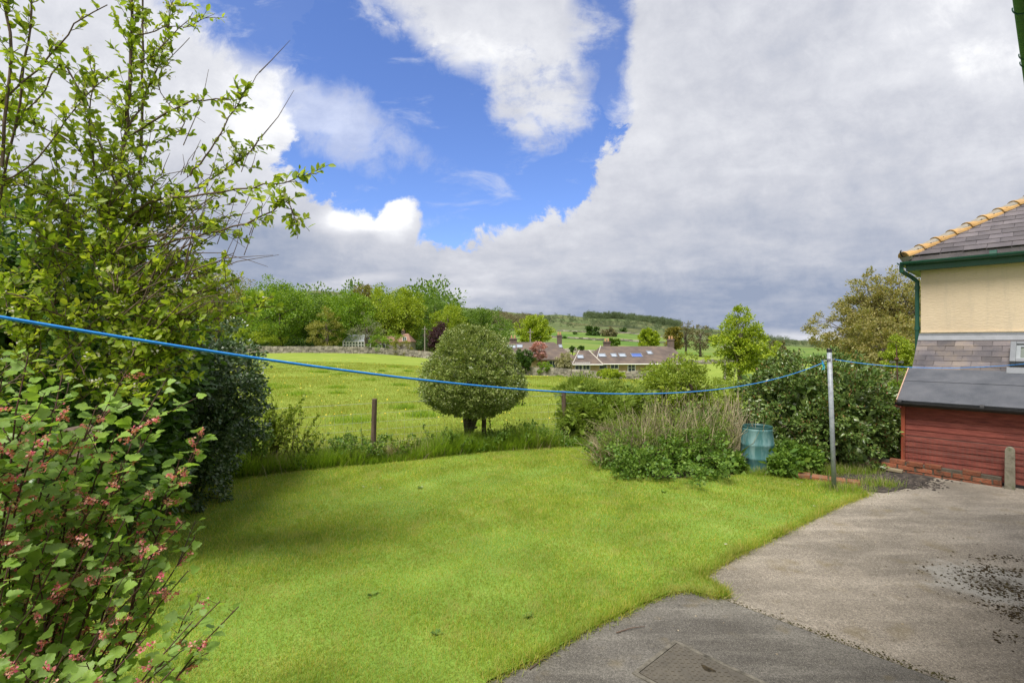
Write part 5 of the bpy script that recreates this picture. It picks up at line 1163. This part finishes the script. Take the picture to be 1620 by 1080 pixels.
# --- apple tree
rA2 = thing('apple_tree', 'leafy apple tree with long bare tipped branches at top left', 'tree', at(165, 905, 4.7)*[1, 1, 0])
rng = np.random.default_rng(60); b = MB(); LV = []; LD = []; LS = []; FL = []
def limb(px_, r0, r1, tw=1.0, twl=.35, leafy=(0.0, .9), ntw=None, n=8):
    pts = [at(u, v, y_) for u, v, y_ in px_]
    # Catmull subdivision
    Q = []
    for i in range(len(pts)-1):
        p0, p1, p2, p3 = pts[max(i-1, 0)], pts[i], pts[i+1], pts[min(i+2, len(pts)-1)]
        for f in np.linspace(0, 1, 5)[:-1]: Q.append(.5*((2*p1)+(-p0+p2)*f+(2*p0-5*p1+4*p2-p3)*f*f+(-p0+3*p1-3*p2+p3)*f**3)+rng.normal(size=3)*.006)
    Q.append(pts[-1]); Q = np.array(Q); r0 *= .8; r1 *= .8; b.tube(Q, list(np.linspace(r0, r1, len(Q))), n, cap=False)
    L = np.linalg.norm(np.diff(Q, axis=0), axis=1).sum(); k = int(L/.055*tw) if ntw is None else ntw
    for i in range(k):
        f = rng.uniform(*leafy); p_, d = along(Q, f); sd = norm(d*.7+rdir(rng, 1)[0]*.9+UP*.35)
        l = twl*rng.uniform(.15, 1.0)*(1 if rng.random() < .3 else .45); e = p_+sd*l; pp = stems_mesh(b, rng, p_, e, .0035, .0015, 3, .04, n=4)
        for j in range(int(3+l*30)):
            q_, dd = along(pp, rng.uniform(.15, 1)); LV.append(q_); LD.append(norm(dd*.7+rdir(rng, 1)[0])); LS.append(rng.uniform(.035, .078))
        if rng.random() < .06: FL.append(e)
    return Q
def twigs_bare(px_, r0=.005): pts = [at(u, v, y_) for u, v, y_ in px_]; b.tube(pts, list(np.linspace(r0, .0015, len(pts))), 5, cap=False)
Y0 = 4.4
limb([(120, 900, 4.9), (150, 700, 4.8), (178, 520, 4.6), (178, 360, Y0), (193, 250, Y0), (205, 150, Y0), (209, 40, Y0), (212, -80, Y0)], .038, .011, 1.1, .4, (.38, 1))
limb([(180, 400, 4.4), (218, 290, 4.5), (224, 180, 4.6), (226, 60, 4.6), (228, -60, 4.6)], .018, .008, 1.2, .38)
limb([(182, 370, 4.4), (235, 322, 4.2), (300, 310, 4.1), (400, 296, 4.0), (462, 285, 3.95), (507, 271, 3.9)], .016, .0025, 1.3, .25)
limb([(175, 385, 4.4), (250, 325, 4.4), (330, 285, 4.4), (390, 245, 4.4), (415, 215, 4.4)], .014, .005, 1.2, .3); twigs_bare([(415, 215, 4.4), (440, 185, 4.4), (465, 143, 4.4)])
limb([(195, 222, 4.4), (250, 188, 4.3), (305, 160, 4.2), (370, 157, 4.2)], .012, .005, 1.1, .3); limb([(300, 278, 4.2), (335, 235, 4.2), (362, 185, 4.2), (385, 150, 4.2), (410, 115, 4.2)], .009, .003, 1.2, .22); twigs_bare([(410, 115, 4.2), (430, 95, 4.2), (459, 64, 4.2)])
limb([(170, 400, 4.3), (260, 385, 4.1), (350, 365, 4.0), (420, 340, 3.9), (452, 320, 3.9), (470, 355, 3.9), (470, 378, 3.9)], .013, .002, 1.3, .25)
limb([(200, 240, 4.4), (245, 225, 4.5), (290, 195, 4.5), (250, 130, 4.5), (300, 60, 4.5)], .008, .003, 1.0, .3)
limb([(206, 110, 4.4), (255, 75, 4.4), (305, 20, 4.4)], .008, .003, 1.2, .3); limb([(206, 60, 4.4), (260, 45, 4.4), (302, 40, 4.4), (340, 22, 4.4)], .007, .002, .8, .2)
limb([(208, 200, 4.4), (240, 130, 4.5), (262, 60, 4.5), (275, -20, 4.5)], .009, .004, 1.2, .3)
limb([(185, 300, 4.3), (110, 110, 4.2), (60, 160, 4.1), (0, 200, 4.0)], .010, .005, 1.2, .4); limb([(0, 260, 3.8), (15, 120, 3.8), (12, 0, 3.8), (10, -60, 3.8)], .014, .01, 1.2, .4); limb([(-5, 330, 3.9), (30, 160, 3.9), (48, 40, 3.9), (52, -50, 3.9)], .012, .008, 1.1, .4)
limb([(-20, 180, 3.8), (60, 110, 3.8), (120, 40, 3.8), (170, 8, 3.8)], .009, .004, 1.0, .35); limb([(-20, 300, 3.8), (60, 250, 3.9), (120, 170, 3.9), (180, 110, 4.0)], .009, .003, 1.0, .35)
limb([(175, 430, 4.3), (100, 330, 4.2), (30, 290, 4.1), (-40, 260, 4.0)], .012, .005, 1.4, .4); limb([(180, 350, 4.3), (130, 240, 4.3), (60, 200, 4.2), (-20, 150, 4.2)], .010, .004, 1.4, .4); limb([(178, 380, 4.3), (150, 280, 4.1), (142, 180, 4.0), (150, 100, 4.0)], .010, .004, 1.5, .4)
limb([(178, 400, 4.3), (100, 400, 4.0), (40, 350, 3.9), (-30, 340, 3.8)], .010, .004, 1.5, .4); limb([(180, 420, 4.3), (240, 440, 4.2), (310, 430, 4.2), (370, 400, 4.2)], .011, .003, 1.4, .3); limb([(180, 470, 4.4), (250, 500, 4.2), (330, 505, 4.1), (395, 490, 4.1), (432, 468, 4.1)], .012, .003, 1.8, .3)
limb([(185, 450, 4.4), (260, 470, 4.3), (330, 460, 4.3), (385, 445, 4.3)], .010, .003, 1.7, .3); limb([(180, 480, 4.4), (220, 560, 4.2), (270, 590, 4.2), (310, 600, 4.2)], .010, .003, 1.7, .3); limb([(180, 480, 4.4), (100, 500, 4.0), (40, 470, 3.8), (-20, 460, 3.7)], .010, .004, 1.8, .4); limb([(180, 500, 4.4), (110, 560, 4.0), (60, 590, 3.9)], .009, .003, 1.6, .35)
for i in range(26):
    v0 = rng.uniform(330, 500); u1 = rng.uniform(300, 400); limb([(rng.uniform(175, 230), v0, 4.3), ((175+u1)/2, v0-rng.uniform(10, 70), 4.3), (u1, v0-rng.uniform(-20, 130), 4.4)], .006, .002, .6, .25)
for i in range(44):
    u0 = rng.uniform(-30, 210); v0 = rng.uniform(330, 640); limb([(u0, v0, rng.uniform(3.8, 4.5)), (u0+rng.uniform(-40, 60), v0-60, 4.1), (u0+rng.uniform(-60, 110), v0-rng.uniform(80, 160), 4.1)], .006, .002, 1.0, .35)
for i in range(75):
    u0 = rng.uniform(175, 300); v0 = rng.uniform(380, 520); a_ = rng.uniform(.1, 1.35); l = rng.uniform(50, 150); yy0 = rng.uniform(3.9, 4.5)
    twigs_bare([(u0, v0, yy0), (u0+l*.5*cos(a_)+rng.normal()*8, v0-l*.5*sin(a_)-10, yy0), (u0+l*cos(a_)+rng.normal()*8, v0-l*sin(a_), yy0)], .006)
for i in range(34):
    u0 = rng.uniform(220, 400); v0 = rng.uniform(240, 420); l = rng.uniform(25, 75); twigs_bare([(u0, v0, 4.2), (u0+l*.18, v0-l*.5, 4.2), (u0+l*rng.uniform(.1, .55), v0-l, 4.2)], .0035)
twigs_bare([(300, 400, 4.2), (350, 400, 4.2), (395, 412, 4.2), (424, 422, 4.2)], .004); twigs_bare([(290, 230, 4.2), (320, 160, 4.2), (330, 110, 4.2)], .004)
for i in range(26):
    u0 = rng.uniform(120, 260); v0 = rng.uniform(430, 640); limb([(u0, v0, 4.3), (u0+50, v0-rng.uniform(0, 40), 4.1), (u0+rng.uniform(80, 150), v0-rng.uniform(-20, 90), 4.0)], .005, .002, 1.2, .3)
b.build('branches', M_twig, rA2, smooth=True)
LV = np.array(LV); LD = np.array(LD); n = len(LV); V, Fs = leaves(LV, LD, rdir(rng, n)*.7+[0, -.2, .8], np.array(LS), T_OVAL, rng.uniform(.8, 1.15, n)); npmesh('leaves', V, Fs, L_apple, rA2)
fp_ = np.repeat(np.array(FL), 14, 0)+rng.normal(size=(len(FL)*14, 3))*.02; V, Fs = leaves(fp_, rdir(rng, len(fp_)), rdir(rng, len(fp_)), .02, T_OVAL, 1.5); npmesh('blossom', V, Fs, M_flower, rA2)
print('apple leaves', n)
# --- flowering currant, front left
rng = np.random.default_rng(61); rK = thing('flowering_currant', 'flowering currant bush with lobed leaves and pink racemes at bottom left', 'shrub', (-1.95, 1.75, 0))
b = MB(); LV = []; LD = []; LN = []; LS = []; FP = []; FB_ = b
tips = [(45, 555, 1.9), (5, 600, 1.75), (100, 590, 2.2), (150, 640, 2.2), (200, 590, 2.3), (258, 600, 2.3), (180, 690, 2.1), (240, 680, 2.2), (320, 680, 2.4), (300, 740, 2.3), (60, 690, 1.85), (120, 740, 2.0), (290, 825, 2.25), (312, 850, 2.3), (250, 860, 2.1),
        (200, 820, 2.0), (150, 850, 1.9), (80, 830, 1.85), (20, 800, 1.75), (240, 770, 2.2), (350, 950, 2.05), (372, 962, 2.05), (300, 985, 1.95), (275, 1055, 1.8), (220, 930, 1.95), (180, 980, 1.85), (120, 930, 1.85), (60, 950, 1.75), (10, 900, 1.65), (30, 1030, 1.6),
        (100, 1040, 1.65), (170, 1060, 1.7), (-40, 640, 1.7), (-30, 760, 1.65), (-60, 900, 1.6), (130, 690, 2.05), (200, 740, 2.1), (70, 770, 1.9), (10, 700, 1.8), (260, 900, 2.1), (300, 900, 2.2), (155, 780, 2.0), (95, 880, 1.8), (230, 1010, 1.8), (40, 620, 2.1), (160, 910, 2.0), (-20, 1000, 1.55), (60, 1080, 1.55), (-50, 560, 1.85)]
def raceme(p_, d):
    l = rng.uniform(.05, .09); d = norm(d*.6+rdir(rng, 1)[0]*.4+np.array([.2, -.2, .12])); FB_.tube([p_, p_+d*l*.5, p_+d*l-UP*.004], [.0014, .0011, .0008], 4, cap=False)
    for k in range(13): f = .2+.8*k/13; FP.append(p_+d*l*f+rng.normal(size=3)*.0055-UP*.004)
def cur_leaves(Q, dens, f0=.15):
    L = np.linalg.norm(np.diff(Q, axis=0), axis=1).sum(); k = int(L*dens)+1
    for i in range(k):
        f = f0+(1-f0)*(i+rng.random())/k; p_, d = along(Q, min(f, .999)); a = i*2.4+rng.random(); sd = norm(np.array([cos(a), sin(a), 0])*1.0+d*.35); pl = rng.uniform(.015, .04)
        e = p_+sd*pl+UP*pl*.4; b.tube([p_, e], [.0012, .0009], 3, cap=False)
        LV.append(e); LD.append(norm(sd+UP*rng.uniform(-.35, .15))); LN.append(norm(UP*.8+np.array([.15, -.35, 0])+rng.normal(size=3)*.42+sd*.2)); LS.append((.020+.040*rng.random()**.8)*(.7 if f > .9 else 1))
        if rng.random() < .14: raceme(p_, sd)
for (u, v, Yd) in tips:
    tip = at(u, v, Yd); s = rng.uniform(0, 1); base = np.array([-2.05+.55*rng.random()+max(0, tip[0]+1.3)*.6, 1.75+.35*rng.normal()*.4, 0])
    if v > 840: base = base+np.array([.1, -.15, 0])
    ctrl = base*.45+tip*.55+np.array([-.16, -.02, .05]); Q = np.array([base*(1-f)**2+2*f*(1-f)*ctrl+tip*f*f for f in np.linspace(0, 1, 9)])+rng.normal(size=(9, 3))*.006
    b.tube(Q, list(np.linspace(.0075, .0022, 9)), 6, cap=False); cur_leaves(Q, 27 if v < 800 else 14, .35 if v < 800 else .5)
    for k in range(4 if v < 800 else 2):
        f = rng.uniform(.45, .95); p_, d = along(Q, f); sd = norm(d*.8+rdir(rng, 1)[0]*.8+UP*.3); e = p_+sd*rng.uniform(.08, .26); pp = stems_mesh(b, rng, p_, e, .0032, .0014, 3, .03, n=4); cur_leaves(pp, 34, .1)
b.build('stems', M_red_twig, rK, smooth=True)
LV = np.array(LV); n = len(LV); V, Fs = leaves(LV, np.array(LD), np.array(LN), np.array(LS), T_LOB, rng.uniform(.9, 1.15, n)); npmesh('leaves', V, Fs, L_cur, rK)
FP = np.array(FP); FP = np.repeat(FP, 3, 0)+rng.normal(size=(len(FP)*3, 3))*.0025; V, Fs = leaves(FP, rdir(rng, len(FP))+[0, 0, -.2], rdir(rng, len(FP)), .0105*rng.uniform(.7, 1.3, len(FP)), T_DIA, 1.3); npmesh('flowers', V, Fs, M_pinkf, rK)
print('currant leaves', n)
# --- litter, moss and cracks on the concrete
rng = np.random.default_rng(70)
def lump_stuff(name, label, cat, clusters, mat, kind='stuff', smax=.02, smin=.004, flat=.5):
    b = MB()
    for u, v, n, rx, ry in clusters:
        c_ = G(u, v)
        for i in range(n):
            x_, y_ = c_[0]+rng.normal()*rx, c_[1]+rng.normal()*ry; s = smin+(smax-smin)*rng.random()**3
            k = 5; ang = rng.random()*6; z0 = .014
            ring = [(x_+cos(ang+2*pi*j/k)*s*rng.uniform(.6, 1.2), y_+sin(ang+2*pi*j/k)*s*rng.uniform(.6, 1.2), z0) for j in range(k)]; top = [(x_+(q[0]-x_)*.55, y_+(q[1]-y_)*.55, z0+s*flat) for q in ring]
            bb = b.addv(ring+top)
            for j in range(k): b.f.append((bb+j, bb+(j+1) % k, bb+k+(j+1) % k, bb+k+j))
            b.f.append(tuple(bb+k+j for j in range(k)))
    o = b.build(name, mat); return tag(o, label, cat, kind=kind)
lump_stuff('moss', 'clumps of dark dried moss scattered on the concrete at right', 'moss', [(1570, 905, 260, .14, .07), (1600, 935, 380, .12, .10), (1550, 925, 260, .16, .10), (1612, 975, 240, .08, .10), (1590, 955, 220, .16, .12), (1530, 905, 110, .15, .07), (1580, 885, 120, .2, .06), (1590, 1010, 60, .06, .05), (1500, 900, 40, .25, .08)],
           solid('dried_moss', [(.014, .010, .006), (.045, .028, .010), (.06, .055, .016)], 30, .95, island=.4), smax=.015, smin=.003, flat=.35)
lump_stuff('joint_moss', 'thin line of moss in the joint between the two concretes', 'moss', [(1135+(1500-1135)*k/40, 946+(1078-946)*k/40, 14, .035, .008) for k in range(41)], solid('joint_moss', [(.03, .03, .012), (.10, .085, .03)], 30, .95, island=.3), smax=.010, smin=.003)
lump_stuff('ash_grit', 'black cinders and grit on the ground by the brick wall', 'cinders', [(1410, 762, 700, .22, .22), (1390, 755, 500, .18, .2), (1440, 765, 300, .2, .12), (1370, 772, 250, .14, .08), (1460, 760, 140, .2, .08)], solid('cinders', [(.008, .008, .009), (.05, .04, .035), (.16, .13, .11)], 30, .9, island=.5), smax=.035)
lump_stuff('grit', 'small stones and crumbs scattered over the concrete', 'grit', [(1350, 900, 60, 1.0, .8), (1500, 850, 60, .8, .6), (1050, 990, 40, .5, .3), (1250, 950, 40, .6, .4), (1330, 795, 30, .3, .1), (1290, 845, 40, .3, .25)], solid('grit_stones', [(.05, .04, .03), (.24, .2, .14), (.4, .36, .3)], 40, .9, island=.4), smax=.014, smin=.003)
b = MB()
for (u0, v0, u1, v1) in ((975, 1000, 1020, 990), (838, 1058, 862, 1040)): 
    p0, p1 = G(u0, v0, .022), G(u1, v1, .026); b.tube([p0, p0*.5+p1*.5+[.01, .01, .006], p1], [.004, .0035, .002], 6); o = b.build('fallen_twig', M_twig, None); tag(o, 'thin fallen twig on the dark concrete by the %s' % ('lawn corner' if u0 > 900 else 'bottom lawn edge'), 'twig', 'fallen twigs'); b = MB()
